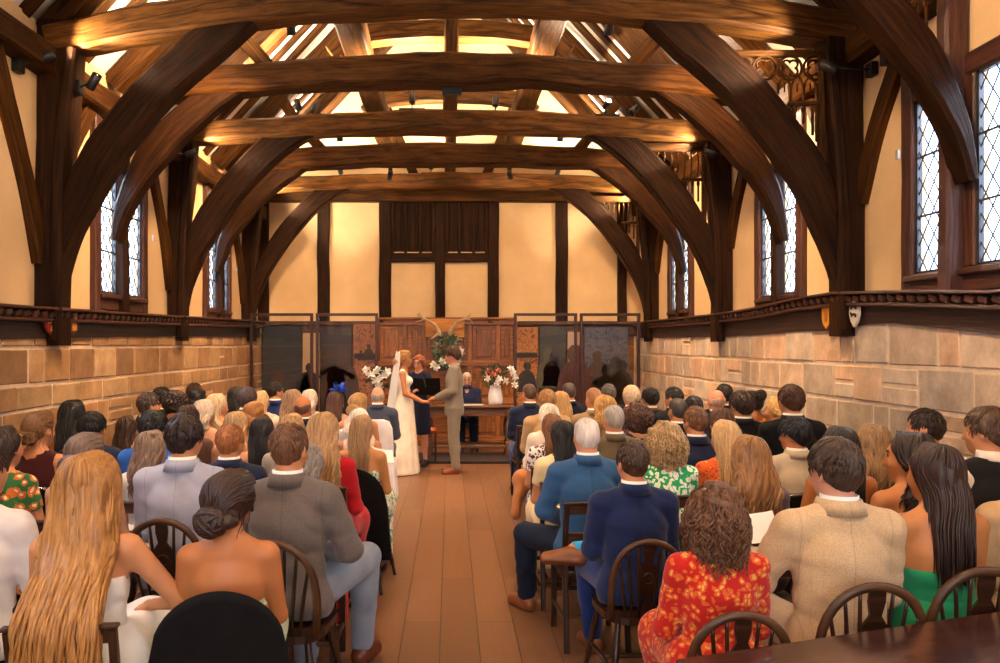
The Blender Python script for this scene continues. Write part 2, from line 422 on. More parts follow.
# ---------------------------------------------------------------- windows (two leaded lights each side of an intermediate post)
WZ0, WZ1, LW, MW = 2.31, 3.58, .40, .17
wins = [(-1, 8.3), (1, 8.3), (-1, 11.75), (1, 11.85), (1, 5.32), (-1, 4.9), (-1, 1.9), (1, 1.9)]
MWS = {(-1, 8.3): .24, (1, 8.3): .10, (-1, 11.75): .2, (1, 11.85): .1, (1, 5.32): .28}
def light_rects(yc, sd=0):
    MW = MWS.get((sd, yc), .2)
    return [(yc - MW / 2 - LW, yc - MW / 2), (yc + MW / 2, yc + MW / 2 + LW)]
WLAB = {}
for n, (sd, yc) in enumerate(wins):
    MW = MWS.get((sd, yc), .2)
    root = empty(f'window_{n+1}', (sd * XW, yc, WZ0)); tag(root, kind='structure')
    T = lambda x, y, z: (x - sd * XW, y - yc, z - WZ0)
    fr = MB()
    for y in (yc - MW / 2 - LW - .07, yc + MW / 2 + LW + .07):
        fr.sweep([T(sd * (XW - .015), y, zl(sd, y) - .02), T(sd * (XW - .015), y, 3.2), T(sd * (XW - .015), y, ZP[sd])], .14, .09, up=(1, 0, 0), jit=.012, bev=.012)
    fr.box(T(sd * (XW - .0), yc, WZ0 - .08), (.12, 2 * LW + MW + .02, .17), bev=.01)
    fr.box(T(sd * (XW - .0), yc, WZ1 + .07), (.10, 2 * LW + MW + .02, .14), bev=.01)
    fr.build('window_frame', W_RED, root)
    mu = MB(); mu.box(T(sd * (XW - .01), yc, (WZ0 + WZ1) / 2), (.08, MW, WZ1 - WZ0), bev=.012)
    mu.build('mullion', W_RED, root)
    si = MB(); si.box(T(sd * (XW - .07), yc, WZ0 - .03), (.06, 2 * LW + MW + .1, .05), bev=.01); si.build('window_sill', W_RED, root)
    for (a, b) in light_rects(yc, sd):
        cs = MB(); xx = sd * (XW - .015)
        for y in (a + .012, b - .012): cs.box(T(xx, y, (WZ0 + WZ1) / 2), (.03, .024, WZ1 - WZ0))
        for z in (WZ0 + .012, WZ1 - .012): cs.box(T(xx, (a + b) / 2, z), (.03, LW, .024))
        # diamond cames, clipped to the light
        dw, dh = LW / 3.0, .185; h = WZ1 - WZ0
        for k in range(-12, 14):
            for sg in (1, -1):
                # line: z = k*dh + sg*(y)*(dh/dw)
                pts = []
                for y in (0, LW):
                    z = k * dh + sg * y * dh / dw; pts.append([y, z])
                (y1, z1), (y2, z2) = pts
                def at(z): return y1 + (z - z1) / (z2 - z1) * (y2 - y1)
                q1, q2 = [y1, z1], [y2, z2]
                for q in (q1, q2):
                    if q[1] < 0: q[0] = at(0); q[1] = 0
                    if q[1] > h: q[0] = at(h); q[1] = h
                if math.hypot(q1[0] - q2[0], q1[1] - q2[1]) < .03 or max(z1, z2) < 0 or min(z1, z2) > h: continue
                cs.tube([T(xx, a + q1[0], WZ0 + q1[1]), T(xx, a + q2[0], WZ0 + q2[1])], .0058, 4, spline=False)
        for z in (WZ0 + .42, WZ0 + .85): cs.box(T(xx - sd * .012, (a + b) / 2, z), (.012, LW, .014))
        cs.build('lead_lattice', LEAD, root)
        g = MB(); g.box(T(xx + sd * .008, (a + b) / 2, (WZ0 + WZ1) / 2), (.004, LW, WZ1 - WZ0)); g.build('window_pane', WGLASS, root)
        if n in (1, 4):      # little white alarm contact on the frame
            pass
    if n in (0, 2, 4):
        ct = MB(); ct.box(T(sd * (XW - .15), yc + (.57 if sd < 0 else .56), 2.98 if n < 4 else 3.2), (.02, .035, .07), bev=.005); ct.build('alarm_contact', plain('white_plastic', (.35, .34, .32), .5), root)

# ---------------------------------------------------------------- side walls
def stone_wall(sd, y0, y1, ztop, parent, seed, base_tone, flip=True):
    rnd = random.Random(seed); mb = MB(); z = 0.0; k = 0
    zmax = 2.02
    while z < zmax - .02:
        h = rnd.choice((.2, .24, .27, .3)); 
        if zmax - z - h < .14: h = zmax - z
        y = y0 - rnd.random() * .3
        h *= 1.0
        while y < y1:
            wd = rnd.uniform(.22, .62); y2 = min(y + wd, y1)
            if y2 - y < .08: y = y2; continue
            split = rnd.random() < .12 and h > .22
            rows = [(z, z + h)] if not split else [(z, z + h * .5), (z + h * .5, z + h)]
            for (a, b) in rows:
                t = base_tone[int(rnd.random() * len(base_tone))]; q = rnd.uniform(.82, 1.14); pr = rnd.uniform(.002, .014)
                gp = rnd.uniform(.010, .018); yy0 = max(y, y0)
                if yy0 >= y2 - .05: continue
                tlt = rnd.uniform(-.006, .006)
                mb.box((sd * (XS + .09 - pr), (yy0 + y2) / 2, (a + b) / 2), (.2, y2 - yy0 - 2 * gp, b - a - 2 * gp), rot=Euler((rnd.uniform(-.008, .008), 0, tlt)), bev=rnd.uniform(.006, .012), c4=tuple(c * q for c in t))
            y = y2
        z += h; k += 1
    o = mb.build('stone_masonry', STONE, parent); return o
def wall_panel(mb, x0, x1, y0, y1, z0, z1): mb.box(((x0 + x1) / 2, (y0 + y1) / 2, (z0 + z1) / 2), (x1 - x0, y1 - y0, z1 - z0))
for sd, nm in ((-1, 'left'), (1, 'right')):
    mb = MB(); xa, xb = sorted((sd * XW, sd * (XW + .05)))
    holes = sorted([r for s_, yc in wins if s_ == sd for r in light_rects(yc, sd)])
    y = Y0
    for (a, b) in holes:
        wall_panel(mb, xa, xb, y, a, 1.9, 4.5)
        wall_panel(mb, xa, xb, a, b, 1.9, WZ0); wall_panel(mb, xa, xb, a, b, WZ1, 4.5); y = b
    wall_panel(mb, xa, xb, y, YE, 1.9, 4.5)
    wl = mb.build('wall_' + nm, PLASTER); tag(wl, kind='structure')
    mo = MB(); xa, xb = sorted((sd * (XS - .005), sd * (XS + .3))); wall_panel(mo, xa, xb, Y0, YE, 0, 2.02); mo.build('mortar_bed', MORTAR, wl)
    tones = [(.40, .235, .115), (.47, .29, .15), (.36, .21, .11), (.44, .25, .12), (.50, .33, .18), (.33, .19, .10)] if sd < 0 else [(.66, .53, .41), (.72, .60, .48), (.66, .48, .34), (.68, .52, .38), (.60, .52, .43), (.70, .49, .34), (.50, .42, .34)]  # differing wall light put into block tones: browner left, paler right
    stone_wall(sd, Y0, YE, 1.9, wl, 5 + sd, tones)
    # wall plate along the top
    pl = MB(); pl.sweep([(sd * (XW - .06), y, ZP[sd]) for y in (Y0, 2, 5, 8, 11, YE)], .22, .23, jit=.02); pl.build('wall_plate', W_MID, wl)
    # curved tension braces on the wall face
    for i, d in enumerate(MAIN + [3.4]):
        for (dy, zb, zt) in ((-.85, 2.5, ZP[sd]), (.9, 3.05, ZP[sd])):
            if d > 13 and dy > 0: continue
            if sd > 0 and dy < 0: zb = 3.0
            b = MB(); xb_ = sd * (XW - .02)
            b.sweep([(xb_, d + (.1 if dy > 0 else -.1), zb), (xb_, d + dy * .42, zb + (zt - zb) * .42), (xb_, d + dy * .78, zb + (zt - zb) * .76), (xb_, d + dy, zt)], .17, .1, up=(1, 0, 0), jit=.015, bev=.012)
            b.build('tension_brace', W_MID, wl)
    # carved ledge and black fascia board
    ys = [Y0 + i * .4 for i in range(int((YE - Y0) / .4) + 1)]
    tr = MB()
    tr.sweep([(sd * (XS - .045), y, zl(sd, y) - .012) for y in ys], .19, .024, spline=False, bev=.006)
    tr.sweep([(sd * (XS - .01), y, zl(sd, y) - .055) for y in ys], .12, .06, spline=False, bev=.006)
    tr.sweep([(sd * (XS - .03), y, zl(sd, y) - .105) for y in ys], .15, .03, spline=False, bev=.008)
    y = Y0 + .06
    while y < YE - .1:
        tr.box((sd * (XS - .088), y, zl(sd, y) - .055), (.05, .085, .052), rot=Euler((.32, 0, 0)), bev=.008); y += .128
    t1 = tr.build('trim_' + ('1' if sd < 0 else '2'), W_RED); tag(t1, kind='structure')
    fs = MB()
    for a, b in zip(ys, ys[1:]):
        pass
    i0 = len(fs.v)
    for y in ys:
        xo, xi = sd * (XS - .035), sd * (XS + .03)
        for (x, z) in ((xo, zl(sd, y) - .11), (xo, zf(sd, y)), (xi, zf(sd, y)), (xi, zl(sd, y) - .11)): fs.v.append(Vector((x, y, z)))
    for i in range(len(ys) - 1):
        for j in range(4):
            a = i0 + i * 4 + j; b = i0 + i * 4 + (j + 1) % 4
            fs.face([a, b, b + 4, a + 4], [(ys[i], j * .3), (ys[i], j * .3 + .3), (ys[i + 1], j * .3 + .3), (ys[i + 1], j * .3)])
    fs.build('fascia_board', W_BLK if sd < 0 else wood('dark_red_fascia', (.016, .007, .006), (.055, .021, .017), .5), t1)
# rear wall, behind the camera, with a wide window
mb = MB(); wall_panel(mb, -3.6, 3.6, Y0 - .2, Y0, 0, 1.4); wall_panel(mb, -3.6, 3.6, Y0 - .2, Y0, 3.9, 8.3)
wall_panel(mb, -3.6, -2.2, Y0 - .2, Y0, 1.4, 3.9); wall_panel(mb, 2.2, 3.6, Y0 - .2, Y0, 1.4, 3.9)
tag(mb.build('wall_rear', PLASTER), kind='structure')

# ---------------------------------------------------------------- roof
for sd, nm in ((-1, 'left'), (1, 'right')):
    mb = MB(); x1, x0 = sd * 3.75, 0.0
    prof = [(sd * 3.75, roofz(3.75) + .12), (0, RZ + .12), (0, RZ + .22), (sd * 3.75, roofz(3.75) + .22)]
    mb.prism(prof, Y0, YE + .2); ce = mb.build('ceiling_' + nm, ROOFPL); tag(ce, kind='structure')
    rnd = random.Random(11 + sd); y = 3.2; k = 0
    while y < YE - .1:
        if min(abs(y - t) for t in MAIN + INTER) > .2:
            b = MB(); off = rnd.uniform(-.035, .035); wd = rnd.uniform(.13, .17)
            xs = [3.55, 2.3, 1.15, 0.02]
            b.sweep([(sd * x, y + off * (i - 1.5) * .6, roofz(x) + .112 + rnd.uniform(-.006, .006)) for i, x in enumerate(xs)], .09, wd, up=(0, 1, 0), jit=.015, n=3, bev=.012)
            b.build('rafter', W_MID, ce)
        y += .365; k += 1
    # big lengthwise timber carried above the tie beams
    b = MB(); b.sweep([(sd * 1.12, y, 5.42 + .03 * math.sin(y)) for y in (Y0, 3, 6, 9, 12, YE)], .30, .26, jit=.03, n=5); b.build('arcade_plate', W_MID, ce)

# ---------------------------------------------------------------- trusses
BR = [(3.34, 2.2), (3.27, 2.6), (3.10, 3.05), (2.84, 3.5), (2.47, 3.95), (2.0, 4.36), (1.62, 4.6)]
BRI = [(3.37, 2.85), (3.28, 3.2), (3.13, 3.52), (2.95, 3.78), (2.70, 4.05), (2.3, 4.36), (1.95, 4.55)]
def braceup(x):   # top edge of the main brace on the right
    T = [(2.0, 4.62), (2.2, 4.45), (2.64, 4.06), (3.03, 3.63), (3.24, 3.24)]
    for (a, p), (b, q) in zip(T, T[1:]):
        if a <= x <= b: return p + (q - p) * (x - a) / (b - a)
    return 3.2
def tracery(d, root, quatre):
    mb = MB(); x0, x1 = 2.25, 3.12; ztop = 4.27
    mb.box(((x0 + x1) / 2 + .05, d, ztop - .02), (x1 - x0 + .1, .07, .05), bev=.01)
    if d > 6: mb.box((x1 - .0, d, 3.7), (.05, .07, 1.1), bev=.01)
    if quatre:
        cw = .215; zc = 4.13
        for i in range(4):
            cx = 2.43 + i * cw
            mb.tube([(cx + .1 * math.cos(t), d, zc + .1 * math.sin(t)) for t in [2 * PI * q / 20 for q in range(20)]], .012, 5, spline=False, closed=True, up=(0, 1, 0))
            for q in range(4):
                ax, az = cx + .042 * math.cos(q * PI / 2 + PI / 4), zc + .042 * math.sin(q * PI / 2 + PI / 4)
                pts = []
                for t in range(9):
                    an = q * PI / 2 + PI / 4 + (-1 + t / 4) * 2.0
                    pts.append((ax + .036 * math.cos(an), d, az + .036 * math.sin(an)))
                mb.tube(pts, .010, 5, spline=False, up=(0, 1, 0))
        for i in range(8):
            bx = 2.33 + i * .1075; zb = braceup(min(bx, 3.2)) - .02
            if zb > 4.0: continue
            mb.tube([(bx, d, zb), (bx, d, 4.0)], .012, 6, spline=False)
            if i < 7:
                mb.tube([(bx, d, 3.95), (bx + .02, d, 4.02), (bx + .054, d, 4.06), (bx + .088, d, 4.02), (bx + .1075, d, 3.95)], .010, 5, up=(0, 1, 0))
                mb.tube([(bx + .054, d, 4.0), (bx + .054, d, 3.93)], .008, 4, spline=False)
    else:
        mb.box(((x0 + x1) / 2 + .03, d, 4.21), (x1 - x0 + .02, .05, .07), bev=.008)
        for i in range(11):
            bx = 2.3 + i * .082; zb = max(braceup(min(bx, 3.2)) - .02, 3.86)
            if zb > 4.15: continue
            mb.tube([(bx, d, zb), (bx + .012, d, (zb + 4.2) / 2), (bx, d, 4.2)], .017, 6, flat=.6)
    # lower rail and long slender bars down to the brace
    zr = 3.83; xr = 2.86
    if d < 6: mb.build('tracery_panel', W_MID, root); return
    mb.box(((xr + x1) / 2, d, zr), (x1 - xr + .04, .05, .035), bev=.006)
    for i in range(4):
        bx = xr + .04 + i * .075; zb = braceup(min(bx, 3.2)) - .03
        mb.tube([(bx, d, zb), (bx, d, zr - .13), (bx, d, zr - .06), (bx, d, zr)], lambda t: .013 + .010 * math.exp(-((t - .72) / .1) ** 2), 6, n=4)
    mb.box(((2.98 + x1) / 2, d, 3.42), (x1 - 2.98, .04, .03), bev=.005)
    mb.build('tracery_panel', W_MID, root)
TL = {6.75: 'nearest complete roof truss with golden lit tie beam and quatrefoil tracery at its right post',
      9.85: 'second complete roof truss from the camera with slatted tracery and lamps on its tie beam',
      13.3: 'farthest roof truss with low tie beam right in front of the plastered end wall',
      5.2: 'dark roof truss overhead whose curved brace and post stand between the nearest right windows',
      8.1: 'intermediate arched truss with small black box under its beam, in the nearer bay',
      11.6: 'intermediate arched truss between the second full truss and the farthest truss'}
for d in MAIN + INTER:
    main = d in MAIN
    root = empty('roof_truss', (0, d, 0)); tag(root, TL[d], 'roof truss', 'oak roof trusses', )
    base = MB
    def put(mb, name, mat):
        o = mb.build(name, mat, root); o.data.transform(Matrix.Translation((0, -d, 0))); return o
    ez, cz, th = {6.75: ((4.34, 4.44), 4.74, .30), 9.85: ((4.36, 4.36), 4.54, .27), 13.3: ((4.43, 4.43), 4.52, .25), 5.2: ((4.45, 4.45), 4.75, .3), 8.1: ((4.38, 4.38), 4.57, .32), 11.6: ((4.44, 4.44), 4.55, .32)}[d]
    xe = 3.36 if main else 2.95
    tb = MB(); pts = []
    for i in range(9):
        t = i / 8 * 2 - 1; e = ez[0] if t < 0 else ez[1]
        pts.append((t * xe, d, e + (cz - e) * (1 - abs(t) ** 1.8)))
    tb.sweep(pts, .27, th, jit=.03, n=5, bev=.03, taper=lambda t: (1, 1 - .15 * abs(2 * t - 1)))
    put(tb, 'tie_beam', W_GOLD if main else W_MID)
    for sd in (-1, 1):
        b = MB(); crv = BR if main else BRI
        wd = {6.75: .29, 9.85: .30, 13.3: .27, 5.2: .22, 8.1: .26}.get(d, .26)
        tiez = lambda x: ez[0 if sd < 0 else 1] + (cz - ez[0 if sd < 0 else 1]) * (1 - min(1, x / xe) ** 1.8)
        crv = crv[:-1] + [(crv[-1][0], tiez(crv[-1][0]) - .02)]
        b.sweep([(sd * x, d, min(z, tiez(x))) for x, z in crv], wd, .2, up=(0, 1, 0), jit=.02, n=5, bev=.025, taper=lambda t: ((.55 if main else .3) + (.55 if main else .8) * min(1, t * 2.2) - max(0, t - .84) * 3.6, 1))
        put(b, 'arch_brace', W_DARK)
        p = MB(); zb = zf(sd, d) - .06 if main else zl(sd, d) - .02
        zt = 4.5
        if main:
            p.sweep([(sd * 3.35, d, zb), (sd * 3.34, d, 3.0), (sd * 3.30, d, 3.7), (sd * 3.27, d, zt)], .24, .26, up=(0, 1, 0), jit=.012, n=4, bev=.02, taper=lambda t: (.85 + .55 * t * t, 1))
            p.sweep([(sd * 3.27, d - .13, zb + .05), (sd * 3.25, d - .13, 3.0), (sd * 3.2, d - .14, 3.6), (sd * 3.13, d - .14, 4.25)], .09, .08, up=(0, 1, 0), jit=.01, n=4, bev=.02)
        else:
            p.sweep([(sd * 3.37, d + .12, zb), (sd * 3.37, d + .12, 3.4), (sd * 3.37, d + .12, zt - .2)], .12 if d > 6 else .17, .11, up=(0, 1, 0), jit=.012, n=5, bev=.02)
        put(p, 'wall_post', W_DARK if not (d == 5.2) else W_RED)
        # principal rafter
        pr = MB(); x0 = 3.4
        pr.sweep([(sd * x0, d, roofz(x0) - .06), (sd * 1.8, d, roofz(1.8) - .12), (0, d, RZ - .12)], 0.20, .22, up=(0, 1, 0), jit=.02, n=5)
        put(pr, 'principal_rafter', W_MID)
        if not main and d > 6:
            st = MB(); st.sweep([(sd * (1.85), d, cz - .03 if False else 4.62), (sd * 2.28, d, 5.12), (sd * 2.42, d, 5.35)], .15, .14, up=(0, 1, 0), jit=.01, n=3); put(st, 'raking_strut', W_GOLD)
    if main:
        cl = MB(); zc = {6.75: 5.75, 9.85: 5.64, 13.3: 5.93}[d]; cxx = {6.75: 1.5, 9.85: 1.45, 13.3: 1.4}[d]
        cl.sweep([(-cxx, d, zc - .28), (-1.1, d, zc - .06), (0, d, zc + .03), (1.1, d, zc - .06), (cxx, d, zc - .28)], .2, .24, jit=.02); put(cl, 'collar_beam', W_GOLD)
        kp = MB(); kp.sweep([(0, d - .02, cz + .1), (0.02, d - .02, 5.5), (0, d - .02, RZ - .2)], .18, .19, up=(0, 1, 0), jit=.012, n=5); put(kp, 'king_post', W_MID)
        tracery(d - .0, root, d < 7) if False else None
    if main or d < 6:
        tmp = empty('tmp')
        tracery(d - .02, tmp, d < 7)
        for c in list(tmp.children): c.parent = root; c.data.transform(Matrix.Translation((0, -d, 0)))
        bpy.data.objects.remove(tmp)
for o_ in COL.objects:
    if o_.name.startswith('roof_truss') and abs(o_.location.y - 5.2) < .01: o_.location.y = 4.93; o_.rotation_euler.z = math.asin(.082)
# ---------------------------------------------------------------- end wall
mb = MB()
mb.box((0, YE + .1, 2.3), (7.2, .2, 4.6)); mb.prism([(-3.7, 4.5), (3.7, 4.5), (0, RZ + .25)], YE, YE + .2)
ew = mb.build('wall_back', PLASTER); tag(ew, kind='structure')
def ex(px): return (px - 450) / 55.9
def ezz(py): return 1.8 + (345 - py) / 55.9
def ebox(name, x0, x1, z0, z1, mat, dep=.12, parent=ew, bev=.012):
    b = MB(); n = MB()
    if (z1 - z0) > (x1 - x0): b.sweep([((x0 + x1) / 2, YE - dep / 2 + .02, z0), ((x0 + x1) / 2, YE - dep / 2 + .02, (z0 + z1) / 2), ((x0 + x1) / 2, YE - dep / 2 + .02, z1)], x1 - x0, dep, up=(0, 1, 0), jit=.012, bev=bev, n=5)
    else: b.sweep([(x0, YE - dep / 2 + .02, (z0 + z1) / 2), ((x0 + x1) / 2, YE - dep / 2 + .02, (z0 + z1) / 2), (x1, YE - dep / 2 + .02, (z0 + z1) / 2)], dep, z1 - z0, jit=.012, bev=bev, n=5)
    return b.build(name, mat, parent)
ztop = ezz(196)
ebox('wall_plate', -3.45, 3.45, ezz(202), ezz(188), W_MID, .2)
for a, b in ((257, 268), (317, 329), (379, 391), (435, 445), (488, 499), (556, 568), (618, 627)):
    ebox('stud', ex(a), ex(b), 2.2, ztop, W_DARK, .11)
ebox('rail', ex(391), ex(435), ezz(262), ezz(253), W_DARK, .1); ebox('rail', ex(445), ex(488), ezz(262), ezz(253), W_DARK, .1)
for a, b in ((391, 435), (445, 488)):
    sh = MB(); x0, x1 = ex(a), ex(b); z0, z1 = ezz(253), ezz(202); y = YE - .03
    sh.box(((x0 + x1) / 2, YE - .01, (z0 + z1) / 2), (x1 - x0, .03, z1 - z0))
    for i in range(4):
        xx = x0 + (x1 - x0) * i / 3; sh.box((min(max(xx, x0 + .03), x1 - .03), YE - .06, (z0 + z1) / 2), (.06, .08, z1 - z0), bev=.01)
    for i in range(3):
        xx = x0 + (x1 - x0) * (i + .5) / 3; sh.box((xx, YE - .035, (z0 + z1) / 2), (.09, .02, z1 - z0 - .02), rot=Euler((0, 0, .12)), bev=.005)
    sh.build('hatch_shutter', W_DARK, ew)
    sl = MB(); sl.box(((x0 + x1) / 2, YE - .06, z0 + .012), (x1 - x0 - .02, .05, .018), bev=.004); sl.build('hatch_sill', PLASTER, ew)
for sd in (-1, 1):    # gable struts
    b = MB(); b.sweep([(sd * .55, YE - .05, 4.6), (sd * 1.2, YE - .05, 6.2)], .16, .12, up=(0, 1, 0), jit=.012); b.build('gable_strut', W_MID, ew)
b = MB(); b.sweep([(0, YE - .05, 4.6), (0, YE - .05, 6.2), (0, YE - .05, RZ)], .17, .12, up=(0, 1, 0), jit=.012); b.build('gable_post', W_MID, ew)
# dark moulded beam carrying the end wall timbers
b = MB()
for (a_, b_) in ((-3.35, -1.33), (1.21, 3.35)): b.box(((a_ + b_) / 2, YE - .09, 2.19), (b_ - a_, .2, .07), bev=.012); b.box(((a_ + b_) / 2, YE - .06, 2.06), (b_ - a_, .13, .2), bev=.012)
o = b.build('trim_3', W_RED); tag(o, kind='structure')
# ---------------------------------------------------------------- panelling and the far end
random.seed(8)
pn = MB(); yb = YE - .06
pn.box((0, YE - .02, 1.1), (6.6, .04, 2.1)); 
X0p, X1p = -1.32, 1.20; nst = 5
zr = [.12, .78, 1.47, 2.2]
xs = [-1.30, -.80, -.46, .36, .86, 1.18]
for z in zr: pn.box((-.06, yb - .005, z), (X1p - X0p, .05, .1), bev=.012)
for x in xs: pn.box((x, yb, 1.1), (.095, .05, 2.15), bev=.012)
for (a, b) in zip(xs, xs[1:]):
    for (p, q) in zip(zr, zr[1:]):
        pn.box(((a + b) / 2, yb + .012, (p + q) / 2), (b - a - .22, .03, q - p - .22), bev=.028)
pn.box((-.06, yb - .02, 2.27), (X1p - X0p, .1, .05), bev=.015); pn.box((-.06, yb - .01, .05), (X1p - X0p, .07, .14), bev=.015)
o = pn.build('trim_4', W_PAN); tag(o, kind='structure')
def EX(px, s): return (px - 450) / s
def EZ(py, s): return 1.8 + (345 - py) / s
# board and antlers
sA = 56.9
rt = empty('antler_trophy', (EX(445, sA), 14.28, 1.95)); tag(rt, 'pale stag antlers on golden wooden board high on panelled wall, dressed with greenery', 'antlers')
def T(px, py, y=0): return (EX(px, sA) - rt.location.x, y, EZ(py, sA) - 1.95)
b = MB(); b.box(T(445, 328, -.02), (.70, .05, .33), bev=.01); b.build('mounting_board', wood('golden_board', (.42, .17, .03), (.62, .28, .06), .4, crack=False), rt)
bone = plain('antler_bone', (.50, .36, .22), .5, var=.25, scale=14)
for sd, main_, tines in ((-1, [(440, 336), (438, 330), (434, 324), (427, 320), (417, 314.5)], [[(424, 319), (420, 321), (415, 322)], [(438, 334), (434, 337), (429.5, 339.5)], [(421, 317), (419, 312)]]),
                         (1, [(449, 336), (451, 330), (456, 323.5), (463, 319.5), (471, 317)], [[(466, 318.5), (470, 320), (473, 322.5)], [(452, 334), (457, 338), (463, 340)], [(467, 318), (471, 313)]])):
    a = MB(); a.tube([T(x, y, -.1 - .12 * i / 4) for i, (x, y) in enumerate(main_)], lambda t: .038 * (1 - .6 * t), 8, n=6)
    for tn in tines: a.tube([T(x, y, -.14) for x, y in tn], lambda t: .026 * (1 - .75 * t), 6, n=4)
    a.build('antler', bone, rt)
skull = MB(); skull.tube([T(445, 334, -.08), T(445, 341, -.16), T(445, 352, -.26)], lambda t: .085 * (1 - .45 * t), 10, n=4); skull.build('stag_head', plain('stag_hide', (.09, .05, .03), .8, var=.3), rt)
GREEN = plain('eucalyptus_leaf', (.075, .12, .075), .6, var=.35, scale=30); GREEN2 = plain('dark_foliage', (.03, .055, .02), .6, var=.4, scale=30)
PETAL = plain('white_petal', (.80, .77, .72), .6); PINK = plain('coral_petal', (.62, .17, .12), .6, var=.2); BUD = plain('pale_bud', (.60, .50, .38), .6)
def leaf(mb, p, d, L, wd, mi=0):
    d = Vector(d).normalized(); s_ = d.cross(Vector((random.uniform(-1, 1), random.uniform(-1, 1), random.uniform(-1, 1)))).normalized(); n = d.cross(s_)
    p = Vector(p); i = len(mb.v)
    for t, w_, h in ((0, .15, 0), (.4, 1, .12), (.75, .7, .1), (1, .02, 0)):
        c = p + d * L * t + n * h * L
        mb.v.append(c + s_ * wd * w_ / 2); mb.v.append(c - s_ * wd * w_ / 2 + n * .001)
    for k in range(3): mb.face([i + 2 * k, i + 2 * k + 1, i + 2 * k + 3, i + 2 * k + 2], None, mi, True)
def leaves(c, r, n, L=.07, wd=.035, down=0):
    mb = MB(); c = Vector(c)
    for _ in range(n):
        v = Vector([random.gauss(0, 1) for _ in range(3)]).normalized(); q = random.random() ** .5
        p = c + Vector((v.x * r[0], v.y * r[1], v.z * r[2])) * q
        leaf(mb, p, v + Vector((0, 0, down)) + Vector([random.uniform(-.6, .6) for _ in range(3)]), L * random.uniform(.6, 1.3), wd * random.uniform(.7, 1.2))
    return mb
def bloom(mb, c, r, n=6, mi=0):
    c = Vector(c); ax = Vector((random.uniform(-.5, .5), -1, random.uniform(-.2, .7))).normalized()
    u = ax.orthogonal().normalized(); w_ = ax.cross(u)
    for ring, (k, tilt) in enumerate(((n, .9), (n - 1, .35))):
        for i in range(k):
            th = 2 * PI * i / k + ring * .5; d = (u * math.cos(th) + w_ * math.sin(th)) * tilt + ax * (1.15 - tilt)
            leaf(mb, c, d, r, r * .75, mi)
    mb.lathe([(.001, -.2 * r), (.2 * r, 0), (.001, .25 * r)], c, 6, mi)
gb = leaves(T(447, 352, -.22), (.24, .12, .30), 420, .09, .04, -.4); gb.build('greenery', GREEN, rt)
fl = MB()
for (x, y) in ((434, 365), (437, 367), (442, 362), (458, 360), (461, 352)): bloom(fl, T(x, y, -.33), .085)
fl.build('white_lily', PETAL, rt)
fl = MB()
for (x, y) in ((437, 345), (456, 343), (438, 350), (460, 348), (453, 370)): bloom(fl, T(x, y, -.32), .04)
fl.build('pink_blossom', plain('pink_petal', (.52, .26, .24), .6), rt)

# glass screens in dark frames
FRM = plain('dark_bronze_frame', (.045, .02, .018), .4, .5)
SCR = [(250, 313, 'outer glass screen on the left, beside the stone wall, with a dark board behind it'), (316, 378, 'glass screen left of the panelling, with tapestry panel behind it'),
       (514, 577, 'glass screen right of the panelling, next to the white flowers'), (580, 640, 'outer glass screen on the right with blue grey floral panel behind it')]
for (a, b_, lab) in SCR:
    s = 61.1; x0, x1 = EX(a, s), EX(b_, s); r = empty('glass_screen', ((x0 + x1) / 2, 800 / s, 0)); tag(r, lab, 'glass screen', 'framed glass screens'); W = x1 - x0; H = 2.32
    f = MB()
    for x in (-W / 2 + .022, W / 2 - .022): f.box((x, 0, H / 2), (.045, .06, H), bev=.004)
    for z in (.03, H - .022): f.box((0, 0, z), (W - .09, .06, .045), bev=.004)
    f.build('frame', FRM, r)
    g = MB(); g.box((0, 0, H / 2), (W - .09, .012, H - .09)); g.build('glass_pane', GLASS, r)
# display panels behind the glass
def art_mat(name, base, ink, scale=9):
    m, N, L, b = newmat(name); v = mapping(N, L)
    w_ = N.new('ShaderNodeTexNoise'); w_.inputs['Scale'].default_value = scale * .6; w_.inputs['Distortion'].default_value = 2.5; L.new(v, w_.inputs['Vector'])
    rp = ramp(N, [(.455, base), (.475, ink), (.50, ink), (.52, base)]); L.new(w_.outputs['Fac'], rp.inputs[0])
    L.new(rp.outputs[0], b.inputs['Base Color']); b.inputs['Roughness'].default_value = .6; return m
sB = 56.5; yB = 800 / sB
def panel(x0, x1, y0, y1, mat, lab, dy=0):
    r = empty('display_panel', (EX((x0 + x1) / 2, sB), yB + dy, 0)); tag(r, lab, 'display panel', 'display panels behind the glass')
    b = MB(); z0, z1 = EZ(y1, sB), EZ(y0, sB); z0 = 0 if y1 >= 430 else z0; b.box((0, 0, (z0 + z1) / 2), (EX(x1, sB) - EX(x0, sB), .035, z1 - z0), bev=.004); b.build('board', mat, r); return r
FLATBLK = plain('flat_black', (.008, .007, .009), .6); FLATBRN = plain('flat_brown', (.05, .022, .012), .7); FLATCRM = plain('flat_cream', (.33, .22, .12), .7)
def figure(r, px, py, hgt, mat, face=1, arm=True):
    """flat silhouette of a seated figure on a board"""
    mb = MB(); cx = EX(px, sB) - r.location.x; zt = EZ(py, sB); h = hgt / sB
    pts = []
    prof = [(-.05, 1.0), (.06, 1.0), (.11, .95), (.13, .88), (.11, .80), (.07, .74), (.17, .68), (.26, .58), (.30, .42), (.27, .22), (.34, .0), (-.34, 0), (-.30, .25), (-.27, .45), (-.20, .62), (-.08, .73), (-.12, .80), (-.13, .9)]
    poly = [(cx + face * x * h, zt - h + z * h) for x, z in prof]
    mb.prism(poly, -.026, -.019)
    if arm: mb.prism([(cx + face * x * h, zt - h + z * h) for x, z in ((.2, .6), (.45, .42), (.5, .5), (.47, .52), (.22, .66))], -.026, -.020)
    mb.build('figure_silhouette', mat, r)
